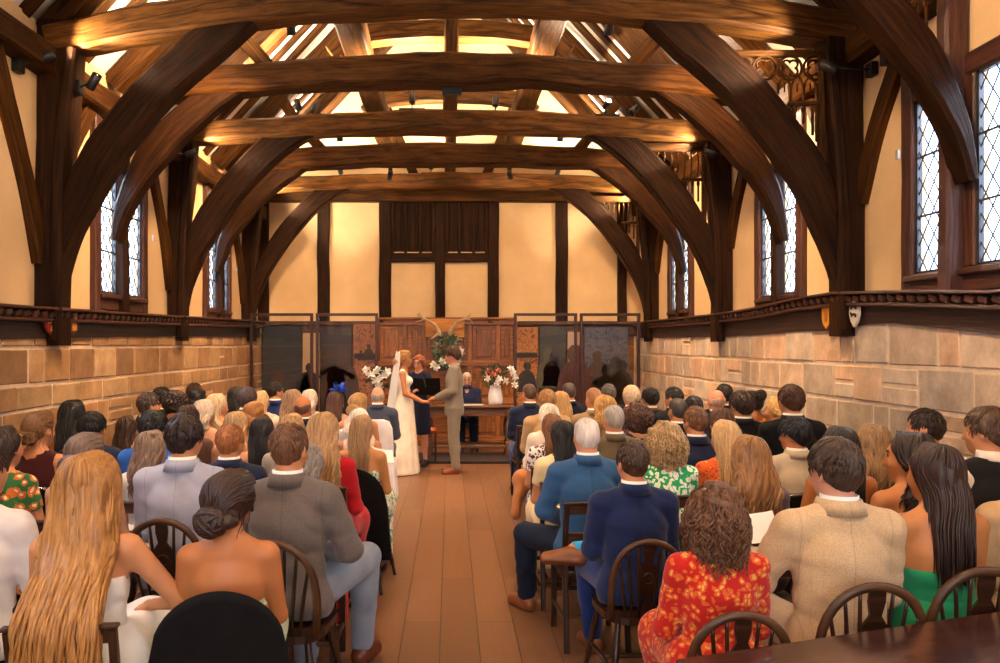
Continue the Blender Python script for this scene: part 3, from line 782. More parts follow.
p1_ = panel(262, 302, 326, 430, plain('slate_board', (.010, .013, .017), .5, var=.4), 'black board behind the outer left glass screen')
figure(p1_, 278, 372, 50, FLATBRN, 1)
p2_ = panel(303.5, 320, 333, 440, plain('cream_board', (.42, .28, .15), .7, var=.1), 'cream panel with black figure silhouettes between the two left screens', -.05)
figure(p2_, 310, 363, 30, FLATBLK, 1); figure(p2_, 306, 372, 28, FLATBLK, -1)
p3_ = panel(321, 352, 327, 440, plain('brown_board', (.018, .010, .009), .6, var=.4), 'dark brown panel with faint standing figures')
figure(p3_, 330, 350, 52, plain('flat_dim', (.035, .02, .016), .7), 1); figure(p3_, 343, 347, 56, plain('flat_dim2', (.045, .022, .02), .7), -1)
p4_ = panel(353.5, 378, 324, 440, art_mat('copper_tapestry', (.26, .095, .045), (.06, .022, .014)), 'copper coloured tapestry panel left of the oak panelling')
figure(p4_, 369, 344, 16, FLATBLK, -1, False); figure(p4_, 361, 350, 10, FLATBLK, 1, False)
b = MB(); b.box((0, -.024, EZ(356, sB)), (EX(377, sB) - EX(354.5, sB), .008, .09)); b.build('printed_band', FLATBLK, p4_)
p5_ = panel(515.5, 538, 327, 440, art_mat('orange_tapestry', (.40, .15, .035), (.07, .025, .012)), 'orange tapestry panel right of the oak panelling')
b = MB(); b.box((0, -.024, EZ(355, sB)), (EX(537, sB) - EX(516.5, sB), .008, .09)); b.build('printed_band', FLATBLK, p5_)
figure(p5_, 527, 362, 30, FLATBLK, -1, False)
p6_ = panel(539, 566, 327, 440, plain('dim_green_board', (.018, .02, .017), .6, var=.4), 'dark green panel with purple figure silhouette')
figure(p6_, 553, 352, 34, plain('flat_purple', (.03, .014, .06), .7), -1, False); figure(p6_, 548, 348, 40, plain('flat_olive', (.06, .055, .03), .7), 1, False)
p7_ = panel(567, 582.5, 332, 440, plain('pale_board', (.40, .29, .22), .7, var=.1), 'pale panel with red brown figure behind the gap between the right screens', -.05)
figure(p7_, 574, 345, 60, plain('flat_maroon', (.07, .02, .018), .7), 1, False)
p8_ = panel(584, 628, 327.5, 440, art_mat('blue_grey_paper', (.085, .085, .125), (.03, .03, .045), 6), 'blue grey patterned panel with black figure silhouettes behind the outer right screen')
figure(p8_, 597, 351, 36, FLATBRN, 1, False); figure(p8_, 616, 357, 50, FLATBLK, -1); figure(p8_, 606, 364, 40, FLATBLK, 1, False); figure(p8_, 622, 360, 40, FLATBLK, -1, False)
r = empty('exhibition_sign', (EX(336.5, sB), yB - .12, 0)) if False else None

# oak ceremony table
W_TAB = wood('dark_table_oak', (.06, .024, .010), (.19, .085, .034), .35, crack=False)
TX0, TX1, TY0, TY1, TZ = -.42, 1.02, 12.68, 13.2, .80
r = empty('ceremony_table', ((TX0 + TX1) / 2, (TY0 + TY1) / 2, 0)); tag(r, 'long dark oak table behind the groom carrying flowers and papers', 'table')
hw, hd = (TX1 - TX0) / 2, (TY1 - TY0) / 2
b = MB(); b.box((0, 0, TZ - .02), (hw * 2, hd * 2, .045), bev=.012); b.build('tabletop', W_TAB, r)
b = MB()
for y in (-hd + .07, hd - .07): b.box((0, y, TZ - .11), (hw * 2 - .2, .03, .12), bev=.006)
for x in (-hw + .09, hw - .09): b.box((x, 0, TZ - .11), (.03, hd * 2 - .14, .12), bev=.006)
b.build('apron', W_TAB, r)
for x in (-hw + .09, hw - .09):
    for y in (-hd + .08, hd - .08):
        b = MB(); b.box((x, y, TZ - .12), (.1, .1, .16), bev=.01)
        b.lathe([(.045, .60), (.03, .57), (.05, .52), (.058, .42), (.045, .30), (.03, .24), (.045, .2)], (x, y, 0), 14); b.box((x, y, .11), (.1, .1, .22), bev=.01); b.build('leg', W_TAB, r)
b = MB()
for y in (-hd + .08, hd - .08): b.box((0, y, .14), (hw * 2 - .28, .06, .05), bev=.008)
b.build('stretcher', W_TAB, r)
# dark rug strip / dais under the table
b = MB(); b.box((.15, 12.62, .02), (2.1, 1.0, .04), bev=.01); o = b.build('rug', plain('dark_rug', (.022, .010, .007), .9, var=.3, scale=20)); tag(o, 'dark brown rug under the oak ceremony table', 'rug')
for ob in (r,): ob.location.z = .04
# vase and flowers
vs = 62.5; vx = EX(495.5, vs)
r = empty('flower_vase', (vx, 12.85, .845)); tag(r, 'white vase of mixed wedding flowers standing on the oak table', 'vase of flowers')
b = MB(); b.lathe([(.001, 0), (.10, 0), (.115, .02), (.12, .1), (.105, .2), (.085, .27), (.09, .31), (.08, .31), (.07, .26), (.001, .25)], sides=20); b.build('vase', plain('white_ceramic', (.72, .70, .74), .3, var=.12, scale=12), r)
lv = leaves((-.02, 0, .46), (.20, .14, .17), 200, .08, .03); lv.tube([(0, 0, .2), (.1, 0, .45), (.24, 0, .62)], .006, 5); lv.build('foliage', GREEN2, r)
b = MB()
for p in ((.02, -.14, .36), (.28, -.1, .50), (.31, -.08, .44), (.24, -.1, .58), (.06, -.13, .42), (-.14, -.12, .43), (.30, -.08, .32), (.16, -.12, .38)): bloom(b, p, .07)
b.build('white_flower', PETAL, r)
b = MB()
for p in ((-.04, -.15, .48), (-.12, -.12, .53), (.04, -.12, .54)): bloom(b, p, .06)
b.build('coral_flower', PINK, r)
r = empty('paper_sheet', (EX(473, vs), 12.8, .838)); tag(r, 'white register papers lying on the oak table before the seated registrar', 'paper')
b = MB(); b.box((0, 0, .004), (.34, .22, .008), rot=Euler((0, 0, .1)), bev=.001); b.build('page', plain('paper_white', (.75, .73, .68), .7), r)
# left flower stand
r = empty('flower_stand', (EX(380, 63), 12.5, 0)); tag(r, 'white lilies on slender pedestal behind the bride, left of the couple', 'flower stand')
b = MB(); b.lathe([(.16, 0), (.16, .03), (.03, .06), (.022, .5), (.022, 1.0), (.09, 1.04), (.10, 1.18), (.085, 1.18)], sides=14); b.build('pedestal', W_BLK, r)
lv = leaves((0, 0, 1.28), (.2, .15, .15), 160, .08, .035); lv.build('foliage', GREEN2, r)
b = MB()
for p in ((0, -.14, 1.40), (-.10, -.13, 1.34), (.08, -.12, 1.30), (-.03, -.15, 1.26), (.14, -.1, 1.38), (-.18, -.1, 1.40), (.02, -.14, 1.16)): bloom(b, p, .085)
b.build('white_flower', PETAL, r)

# shields on the fascia
def shield(x, y, z, w_, h, col, lab, emblem, ecol, sd):
    r = empty('heraldic_shield', (x, y, z)); tag(r, lab, 'shield', 'painted shields on the wall beam')
    tr = lambda u, v, w__: Vector((-sd * w__, u, v))
    poly = [(-w_ / 2, h / 2), (w_ / 2, h / 2), (w_ / 2, -.05 * h), (w_ * .33, -.3 * h), (0, -h / 2), (-w_ * .33, -.3 * h), (-w_ / 2, -.05 * h)]
    b = MB(); b.prism(poly, 0, .02, tr=tr); b.build('shield_board', plain('shield_' + lab[:5].strip(), col, .5), r)
    e = MB()
    for pl_ in emblem: e.prism([(u * w_, v * h) for u, v in pl_], .02, .026, tr=tr)
    e.build('painted_emblem', plain('emblem_' + lab[:5].strip(), ecol, .5), r)
lion = lambda cy: [[(-.32, cy), (-.1, cy + .06), (.15, cy + .05), (.3, cy + .11), (.36, cy + .05), (.25, cy - .01), (.28, cy - .09), (.18, cy - .09), (.12, cy - .02), (-.12, cy - .02), (-.18, cy - .1), (-.28, cy - .1), (-.26, cy - .02)]]
cross_ = [[(-.08, .38), (.08, .38), (.1, .16), (.36, .1), (.36, -.02), (.12, .02), (.2, -.3), (.08, -.28), (0, -.1), (-.08, -.28), (-.2, -.3), (-.12, .02), (-.36, -.02), (-.36, .1), (-.1, .16)]]
shield(-3.30, 6.62, 1.975, .26, .22, (.20, .012, .008), 'small red shield with yellow figure on the left fascia beside the post', cross_, (.75, .36, .02), -1)
shield(-3.30, 6.98, 1.985, .2, .2, (.10, .02, .01), 'narrow dark shield with golden stripe right of the left post', [[(-.16, .4), (.2, .4), (.2, -.3), (-.16, -.3)]], (.50, .22, .03), -1)
shield(3.30, 6.50, 2.06, .15, .23, (.62, .58, .50), 'white pointed shield with two black lions on the right fascia', lion(.22) + lion(-.06), (.02, .02, .02), 1)
shield(3.30, 6.98, 2.04, .16, .20, (.50, .22, .02), 'golden shield left of the right post', [[(-.2, .3), (.2, .3), (.1, -.2), (-.1, -.2)]], (.30, .10, .01), 1)

# ---------------------------------------------------------------- chairs
W_CH = wood('chair_dark_wood', (.012, .005, .003), (.050, .020, .009), .32, gs=1.4, bmp=.1, crack=False)
W_CH2 = wood('chair_worn_wood', (.035, .015, .006), (.12, .052, .02), .4, gs=1.4, bmp=.1, crack=False)
def seat_shape(mb, z, w0, w1, y0, y1, th=.035):
    poly = []
    for i in range(24):
        t = 2 * PI * i / 24; c, s_ = math.cos(t), math.sin(t)
        u = (abs(c) ** .55) * (1 if c > 0 else -1); v_ = (abs(s_) ** .55) * (1 if s_ > 0 else -1)
        y = (y0 + y1) / 2 + v_ * (y1 - y0) / 2; wd = w0 + (w1 - w0) * (y - y0) / (y1 - y0)
        poly.append((u * wd / 2, y))
    mb.prism(poly, z - th, z, tr=lambda u, v, w_: Vector((u, v, w_)))
def turned_leg(mb, a, b, r=.019):
    mb.tube([a, Vector(a).lerp(Vector(b), .5), b], lambda t: r * (.85 + .35 * math.exp(-((t - .35) / .14) ** 2) + .25 * math.exp(-((t - .72) / .06) ** 2) - .2 * t), 9, n=10)
def make_windsor():
    r = empty('windsor_chair'); zt = .455
    b = MB(); seat_shape(b, zt, .38, .43, -.235, .21); b.build('seat', W_CH, r)
    def hp(t):   # hoop point, t 0..1
        a = PI * t; x = -.205 * math.cos(a) * (1 + .02 * math.sin(a)); h = math.sin(a) ** .62 if 0 < t < 1 else 0
        return Vector((x * (.86 + .16 * h), -.205 - .075 * h, zt + .405 * h))
    b = MB(); b.tube([hp(i / 20) for i in range(21)], .0155, 8, n=1, spline=False, flat=1.15); b.build('back_hoop', W_CH2, r)
    for x in (-.14, -.095, -.05, .05, .095, .14):
        t = math.acos(max(-1, min(1, -x * 1.12 / .205))) / PI; p = hp(t); b = MB()
        b.tube([(x * .75, -.215, zt - .005), ((x * .75 + p.x) / 2, -.25, (zt + p.z) / 2), p], lambda t: .0065 + .002 * math.sin(PI * t), 6, n=4); b.build('spindle', W_CH, r)
    sp = [(-.022, 0), (-.03, .06), (-.018, .10), (-.05, .16), (-.055, .21), (-.045, .26), (-.02, .30), (-.03, .35), (-.028, .395), (.028, .395), (.03, .35), (.02, .30), (.045, .26), (.055, .21), (.05, .16), (.018, .10), (.03, .06), (.022, 0)]
    b = MB(); b.prism(sp, -.006, .006, tr=lambda u, v, w_: Vector((u, -.214 - .17 * v + w_, zt + v)))
    b.tube([(.028 * math.cos(q * PI / 6), -.214 - .17 * (.21 + .028 * math.sin(q * PI / 6)) - .008, zt + .21 + .028 * math.sin(q * PI / 6)) for q in range(12)], .006, 5, spline=False, closed=True, up=(0, 1, 0)); b.build('splat', W_CH, r)
    legs = [((-.13, -.17, zt - .03), (-.20, -.29, 0)), ((.13, -.17, zt - .03), (.20, -.29, 0)), ((-.15, .14, zt - .03), (-.22, .23, 0)), ((.15, .14, zt - .03), (.22, .23, 0))]
    for a, c in legs: b = MB(); turned_leg(b, a, c); b.build('leg', W_CH, r)
    b = MB()
    for sx in (-1, 1): b.tube([(sx * .178, -.24, .18), (sx * .185, -.03, .185), (sx * .19, .185, .18)], lambda t: .009 + .006 * math.sin(PI * t), 7)
    b.tube([(-.185, -.03, .185), (0, -.03, .185), (.185, -.03, .185)], lambda t: .009 + .006 * math.sin(PI * t), 7); b.build('stretcher', W_CH, r)
    return r
def make_plain():
    r = empty('wooden_chair'); zt = .455
    b = MB(); b.box((0, .0, zt - .018), (.40, .42, .034), bev=.008); b.build('seat', W_CH, r)
    for sx in (-1, 1):
        b = MB(); b.sweep([(sx * .18, -.26, 0), (sx * .18, -.215, .44), (sx * .185, -.25, .70), (sx * .185, -.285, .86)], .032, .034, up=(0, 1, 0), bev=.005, n=4); b.build('back_post', W_CH, r)
        b = MB(); b.box((sx * .175, .185, .21), (.034, .034, .42), bev=.005); b.build('leg', W_CH, r)
    b = MB(); b.box((0, -.280, .835), (.40, .022, .06), rot=Euler((.18, 0, 0)), bev=.006); b.box((0, -.286, .872), (.42, .04, .016), bev=.005); b.build('top_rail', W_CH2, r)
    b = MB(); b.box((0, -.243, .65), (.34, .016, .09), rot=Euler((.14, 0, 0)), bev=.004); b.build('mid_rail', W_CH2, r)
    b = MB()
    for sx in (-1, 1): b.box((sx * .178, -.03, .17), (.02, .40, .026), bev=.004)
    b.box((0, .185, .24), (.32, .02, .026), bev=.004); b.box((0, -.235, .20), (.32, .02, .026), bev=.004); b.box((0, .185, .41), (.32, .022, .05), bev=.004); b.build('stretcher', W_CH2, r)
    return r
BLKV = plain('black_upholstery', (.004, .0035, .004), .8, var=.3, scale=18, spec=.15); CHR = plain('steel_tube', (.42, .42, .44), .25, .9)
def make_stack():
    r = empty('banquet_chair'); zt = .455
    b = MB(); b.box((0, 0, zt - .03), (.43, .42, .06), bev=.025); b.build('seat', BLKV, r)
    b = MB(); b.box((0, -.265, .69), (.43, .045, .34), rot=Euler((.12, 0, 0)), bev=.02); b.build('backrest', BLKV, r)
    for sx in (-1, 1):
        b = MB(); b.tube([(sx * .215, -.30, .0), (sx * .215, -.225, .42), (sx * .215, -.25, .62), (sx * .215, -.285, .84)], .011, 8); b.build('back_post', CHR, r)
        b = MB(); b.tube([(sx * .20, .20, .41), (sx * .205, .22, .0)], .011, 8, spline=False); b.build('leg', CHR, r)
    b = MB(); b.tube([(-.215, -.285, .84), (0, -.30, .862), (.215, -.285, .84)], .011, 8); b.build('top_rail', CHR, r)
    return r
WCL = fabric('satin', 'e9e6ee')
def make_white():
    r = empty('covered_chair')
    b = MB(); prof = []
    for z, y, hw_ in ((0, -.33, .27), (.15, -.31, .25), (.35, -.275, .225), (.5, -.25, .215), (.7, -.275, .215), (.85, -.30, .205), (.93, -.315, .17), (.955, -.318, .10)):
        prof.append((z, y, hw_))
    i0 = len(b.v); n = 15
    for (z, y, hw_) in prof:
        for side in (0, 1):
            for i in range(n):
                u = i / (n - 1) * 2 - 1; fold = .012 * math.sin(u * 14) * max(0, (.5 - z)) * 2
                b.v.append(Vector((u * hw_, y + side * .045 - .03 * (1 - u * u) * 0 + fold + (.02 * u * u), z)))
    K = 2 * n
    def id(l, side, i): return i0 + l * K + side * n + i
    for l in range(len(prof) - 1):
        for i in range(n - 1):
            b.face([id(l, 0, i), id(l, 0, i + 1), id(l + 1, 0, i + 1), id(l + 1, 0, i)], None, 0, True); b.face([id(l, 1, i), id(l + 1, 1, i), id(l + 1, 1, i + 1), id(l, 1, i + 1)], None, 0, True)
        for i in (0, n - 1): b.face([id(l, 0, i), id(l + 1, 0, i), id(l + 1, 1, i), id(l, 1, i)], None, 0, True)
    L_ = len(prof) - 1
    for i in range(n - 1): b.face([id(L_, 0, i), id(L_, 0, i + 1), id(L_, 1, i + 1), id(L_, 1, i)], None, 0, True); b.face([id(0, 0, i), id(0, 1, i), id(0, 1, i + 1), id(0, 0, i + 1)], None, 0, True)
    b.build('back_cover', WCL, r)
    b = MB(); i0 = len(b.v); n = 40       # skirted seat cover
    for z, f in ((.45, .0), (.452, 1), (.30, 1.04), (.0, 1.12)):
        for i in range(n):
            t = 2 * PI * i / n; c, s_ = math.cos(t), math.sin(t); u = abs(c) ** .4 * (1 if c > 0 else -1); v_ = abs(s_) ** .4 * (1 if s_ > 0 else -1)
            k = f * (1 + (.02 * math.sin(i * 2.6) if z < .4 else 0)); b.v.append(Vector((u * .215 * k, v_ * .21 * k, z)))
    for l in range(3):
        for i in range(n): j = (i + 1) % n; b.face([i0 + l * n + i, i0 + l * n + j, i0 + (l + 1) * n + j, i0 + (l + 1) * n + i], None, 0, True)
    b.build('seat_cover', WCL, r)
    b = MB(); b.tube([(-.22, -.25, .56), (-.1, -.325, .56), (.1, -.325, .56), (.22, -.25, .56)], .028, 8, flat=.4, up=(0, 1, 0))
    for q in (-1, 1):
        b.tube([(.0, -.34, .56), (q * .07, -.38, .60), (q * .1, -.37, .56), (q * .05, -.36, .53), (0, -.34, .56)], .014, 6); b.tube([(0, -.34, .55), (q * .04, -.36, .42), (q * .06, -.36, .25)], .016, 6, flat=.4)
    b.build('sash', plain('organza_sash', (.45, .45, .52), .4), r)
    return r
def make_round():
    """black cloth hung over a round backed chair"""
    r = make_windsor(); r.name = 'windsor_chair'
    b = MB(); n = 26; rows = 16; i0 = 0
    for side in (0, 1):
        for l in range(rows + 1):
            z = .90 - l / rows * .62
            for i in range(n + 1):
                u = i / n * 2 - 1; h = max(0, 1 - abs(u) ** 2.0); top = .915 - .24 * (1 - h ** .5) if abs(u) < 1 else .675
                zz = top - (l / rows) * (top - .25); hw_ = .235 + .03 * (l / rows)
                y = -.325 - .02 * math.sin(u * 7 + l * .1) * (l / rows) + .03 * u * u + side * .07 * (min(1, l / 2.0)) + .045 * (l / rows)
                b.v.append(Vector((u * hw_, y, zz)))
    M_ = (n + 1) * (rows + 1)
    for side in (0, 1):
        for l in range(rows):
            for i in range(n):
                a = side * M_ + l * (n + 1) + i; q = [a, a + 1, a + n + 2, a + n + 1]
                b.face(q if side else q[::-1], None, 0, True)
    for i in range(n): b.face([i, i + 1, M_ + i + 1, M_ + i], None, 0, True); a = rows * (n + 1) + i; b.face([a, a + 1, M_ + a + 1, M_ + a], None, 0, True)
    for l in range(rows):
        for i in (0, n): a = l * (n + 1) + i; b.face([a, a + n + 1, M_ + a + n + 1, M_ + a], None, 0, True)
    b.build('draped_jacket', BLKV, r)
    return r
CHAIRF = {'w': make_windsor, 'p': make_plain, 's': make_stack, 'c': make_white, 'r': make_round}
CHPROTO = {}
def place_chair(kind, x, y, rz, sc, label, group):
    if kind not in CHPROTO: CHPROTO[kind] = CHAIRF[kind](); o = CHPROTO[kind]
    else: o = copy_tree(CHPROTO[kind])
    o.location = (x, y, 0); o.rotation_euler = (0, 0, rz); o.scale = (sc,) * 3
    o['label'] = label; o['category'] = 'chair'; o['group'] = group; return o

# front table in the corner of the picture
W_GLO = wood('polished_dark_table', (.020, .007, .006), (.075, .026, .018), .16, gs=1.0, bmp=.05, crack=False, spec=.6)
r = empty('polished_table', (0, 0, 0)); tag(r, 'polished dark wood table in the near right corner behind the last row', 'table')
cA = Vector((.72, 2.57, 0)); dirT = Vector((1.47, .50, 0)).normalized(); nrm = Vector((dirT.y, -dirT.x, 0)); LT, WT = 2.0, .85
c_ = cA + dirT * LT / 2 + nrm * WT / 2; ang = math.atan2(dirT.y, dirT.x); r.location = c_; r.rotation_euler = (0, 0, ang)
b = MB(); b.box((0, 0, .775), (LT, WT, .035), bev=.008); b.build('tabletop', W_GLO, r)
b = MB()
for y in (-WT / 2 + .06, WT / 2 - .06): b.box((0, y, .70), (LT - .2, .025, .11), bev=.004)
for x in (-LT / 2 + .08, LT / 2 - .08): b.box((x, 0, .70), (.025, WT - .14, .11), bev=.004)
b.build('apron', W_GLO, r)
for x in (-LT / 2 + .08, LT / 2 - .08):
    for y in (-WT / 2 + .07, WT / 2 - .07):
        b = MB(); b.box((x, y, .38), (.06, .06, .76), bev=.008); b.build('leg', W_GLO, r)
# stool beside the officiant
r = empty('stool', (EX(430, 64), 12.25, 0)); tag(r, 'small dark legged stool with orange red seat between bride and groom', 'stool')
b = MB(); b.box((0, 0, .50), (.22, .26, .07), bev=.03); b.build('seat', plain('orange_seat', (.45, .07, .02), .6), r)
for x in (-.09, .09):
    for y in (-.11, .11): b = MB(); b.box((x, y, .235), (.03, .03, .47), bev=.004); b.build('leg', W_BLK, r)

# ---------------------------------------------------------------- lamps
LENS = {}
def lens_mat(power):
    m, N, L, b = newmat('lamp_lens_%g' % power); b.inputs['Emission Color'].default_value = (1, .82, .6, 1); b.inputs['Emission Strength'].default_value = power
    b.inputs['Base Color'].default_value = (.9, .85, .7, 1); return m
LON = lens_mat(30); LOFF = plain('lens_off', (.25, .2, .15), .2)
def track_lamp(p, d, label, on=True, power=0, ang=70, blend=.6, col=UCOL, base=True, wall=False, rad=.04):
    p = Vector(p); d = Vector(d).normalized(); r = empty('spotlight', p); tag(r, label, 'spotlight', 'small black spotlights in the roof')
    rot = d.to_track_quat('Z', 'Y').to_matrix()
    b = MB(); b.lathe([(.001, -.07), (.036, -.07), (.04, -.05), (.04, .07), (.036, .072), (.034, .05), (.001, .05)], sides=14, rot=rot); b.build('lamp_head', IRON, r)
    b = MB(); b.lathe([(.001, .052), (.034, .052), (.034, .058), (.001, .058)], sides=14, rot=rot); b.build('lens', LON if on else LOFF, r)
    b = MB()
    if base: b.tube([(0, 0, -.02), (0, 0, -.13)], .008, 6, spline=False); b.box((0, 0, -.14), (.32, .05, .025), bev=.004)
    if wall is not False: b.box(Vector(wall) - p, (.06, .10, .11), bev=.006); b.tube([(0, 0, 0), Vector(wall) - p], .009, 6, spline=False)
    if b.v: b.build('bracket', IRON, r)
    if power:
        l = bpy.data.lights.new('lamp', 'SPOT'); l.energy = power; l.color = col; l.spot_size = R(ang); l.spot_blend = blend; l.shadow_soft_size = rad
        lo = bpy.data.objects.new('lamp_light', l); COL.objects.link(lo); lo.parent = r; lo.location = d * .08; lo.rotation_euler = d.to_track_quat('-Z', 'Y').to_euler()
    return r
def P3(px, py, d): s = 800 / d; return ((px - 450) / s, d, 1.8 + (345 - py) / s)
U = UPP
track_lamp(P3(208, 5, 6.7), (-.35, .4, 1), 'black spotlight standing on the left part of the nearest tie beam', False, U, 155)
track_lamp((1.6, 6.7, 4.98), (.3, .3, 1), 'spotlight on the right part of the nearest tie beam, hidden above it', True, U, 155)
track_lamp(P3(412, 98, 9.8), (-.1, .2, 1), 'lit spotlight left of the king post on the second tie beam', True, U, 155)
track_lamp(P3(495.6, 101, 9.8), (.1, .2, 1), 'unlit spotlight right of the king post on the second tie beam', False, U * .8, 155)
track_lamp(P3(298, 105, 9.8), (-.3, -.2, 1), 'lit spotlight near the left end of the second tie beam', True, U, 155)
track_lamp(P3(314, 108, 9.8), (.5, .3, 1), 'unlit spotlight next to the lit one at left end of second tie beam', False, 0)
track_lamp(P3(607, 104, 9.8), (.2, -.9, .4), 'lit spotlight glowing near the right end of the second tie beam', True, U, 130)
track_lamp(P3(634, 110, 9.8), (.6, .3, .5), 'small tilted spotlight at the right end of the second tie beam', False, 0)
track_lamp(P3(340, 170, 13.2), (-.3, .1, 1), 'tiny spotlight at left on the farthest tie beam', False, U * .8, 155)
track_lamp(P3(431, 165, 13.2), (0, .1, 1), 'tiny spotlight at the middle of the farthest tie beam', False, U * .5, 155)
track_lamp(P3(558, 171, 13.2), (.3, .1, 1), 'tiny spotlight at right on the farthest tie beam', False, U * .8, 155)
# wall spots grazing the tie beam ends
track_lamp((-3.26, 6.45, 4.12), (.75, .15, .38), 'slim wall spotlight under the left end of the nearest tie beam', True, G1, 95, base=False, wall=(-3.4, 6.3, 4.0))
track_lamp((-2.95, 6.62, 3.98), (.6, -.25, .8), 'slim spotlight on the inner side of the nearest left post', True, G1 * .5, 90, base=False, wall=(-3.12, 6.72, 3.96))
track_lamp(P3(828, 67, 6.4), (-.8, .12, .42), 'round spotlight glowing beside the right post of the nearest truss', True, G1, 95, base=False, wall=(3.40, 6.45, 4.02))
track_lamp((-3.12, 9.62, 4.10), (.75, .15, .35), 'spotlight at left post of the second full truss', True, G1, 95, base=False, wall=(-3.38, 9.5, 4.05))
track_lamp((3.12, 9.60, 4.10), (-.8, .15, .35), 'spotlight at right post of the second full truss', True, G1, 95, base=False, wall=(3.38, 9.5, 4.05))
track_lamp((-3.05, 13.0, 4.12), (.7, .5, .3), 'spotlight at left post of the farthest truss', True, G1, 110, base=False, wall=(-3.38, 12.95, 4.1))
track_lamp((3.05, 13.0, 4.12), (-.7, .5, .3), 'spotlight at right post of the farthest truss', True, G1, 110, base=False, wall=(3.38, 12.95, 4.1))
# socket box on right wall plate, sensor box under the arched beam
b = MB(); b.box((0, 0, 0), (.06, .09, .12), bev=.008); b.tube([(0, 0, .05), (-.02, .05, .18), (-.03, .02, .3)], .008, 5); o = b.build('junction_box', IRON); o.location = (3.38, 6.2, 4.03); tag(o, 'black junction box on the right wall below the wall plate', 'junction box')
b = MB(); b.box((0, 0, 0), (.20, .08, .07), bev=.006); b.box((.03, -.045, 0), (.015, .012, .015)); o = b.build('sensor_box', IRON); o.location = ((452 - 450) / 98.8, 8.1, 4.37); tag(o, 'small black box fixed under the middle of the arched beam', 'sensor box')
# unseen fill lamps added to brighten seats, aisle and plaster walls
def downlight(x, y, z, tgt, power, lab, ang=95):
    track_lamp((x, y, z), Vector(tgt) - Vector((x, y, z)), lab, False, power, ang, base=False, wall=(x, y + .1, z + .12), rad=.12, col=DCOL)
for i, y in enumerate((6.55, 9.65)):
    for sx in (-1, 1):
        downlight(sx * 1.4, y + .48, 4.6 if y < 7 else 4.45, (sx * 1.0, y + 1.6, 0), DP, f"unseen fill downlight on the {'left' if sx < 0 else 'right'} underside of the {('nearest', 'second')[i]} tie beam")
downlight(-.3, 11.85, 4.5, (-.3, 12.2, 0), DP * 1.1, 'unseen fill downlight behind the arched beam above the couple')
for i, y in enumerate((6.95, 10.1)):
    for sx in (-1, 1):
        downlight(sx * 1.9, y, 4.5 if y < 8 else 4.45, (sx * 3.5, y + 1.5, 2.9), DW, f"unseen added wall washing lamp behind the {'left' if sx < 0 else 'right'} half of the {('nearest', 'second')[i]} tie beam", 120)
    downlight((-.9, .9)[i], 12.0, 4.35, ((-1.4, 1.6)[i], 14.4, 3.2), DE, f"unseen added wall washing lamp {('left', 'right')[i]} of centre behind the far arched beam", 125)
def area(name, loc, tgt, sx, sy, e, col):
    l = bpy.data.lights.new(name, 'AREA'); l.shape = 'RECTANGLE'; l.size = sx; l.size_y = sy; l.energy = e; l.color = col
    o = bpy.data.objects.new(name, l); COL.objects.link(o); o.location = loc; o.rotation_euler = (Vector(tgt) - Vector(loc)).to_track_quat('-Z', 'Y').to_euler(); return o
area('rear_window_daylight', (0, Y0 - .25, 2.65), (0, 8, 1.6), 4.4, 2.5, REAR, RCOL)
for sd, yc in wins:
    area('window_daylight', (sd * 5.2, yc, 4.6), (sd * 2.4, yc, 2.2), 1.8, 1.8, WPOW * (LEFTK if sd < 0 else 1), (.80, .88, 1.0))
for sx in (-1, 1):  # added fill without fixtures, brightens the near side walls
    l = bpy.data.lights.new('lamp', 'SPOT'); l.energy = NW; l.color = DCOL; l.spot_size = R(125); l.spot_blend = .8; l.shadow_soft_size = .15
    lo = bpy.data.objects.new('added_fill_light', l); COL.objects.link(lo); lo.location = (sx * 1.2, 3.6, 4.5); lo.rotation_euler = (Vector((sx * 3.5, 5.6, 2.7)) - Vector(lo.location)).to_track_quat('-Z', 'Y').to_euler()
for sx in (-1, 1):  # added warm overhead fill, no fixtures, for the nearest guests
    for y in (3.2, .3):
        l = bpy.data.lights.new('lamp', 'SPOT'); l.energy = NEARP; l.color = DCOL; l.spot_size = R(130); l.spot_blend = .8; l.shadow_soft_size = .25
        lo = bpy.data.objects.new('added_fill_light', l); COL.objects.link(lo); lo.location = (sx * 1.5, y, 4.6); lo.rotation_euler = (R(12), 0, 0)
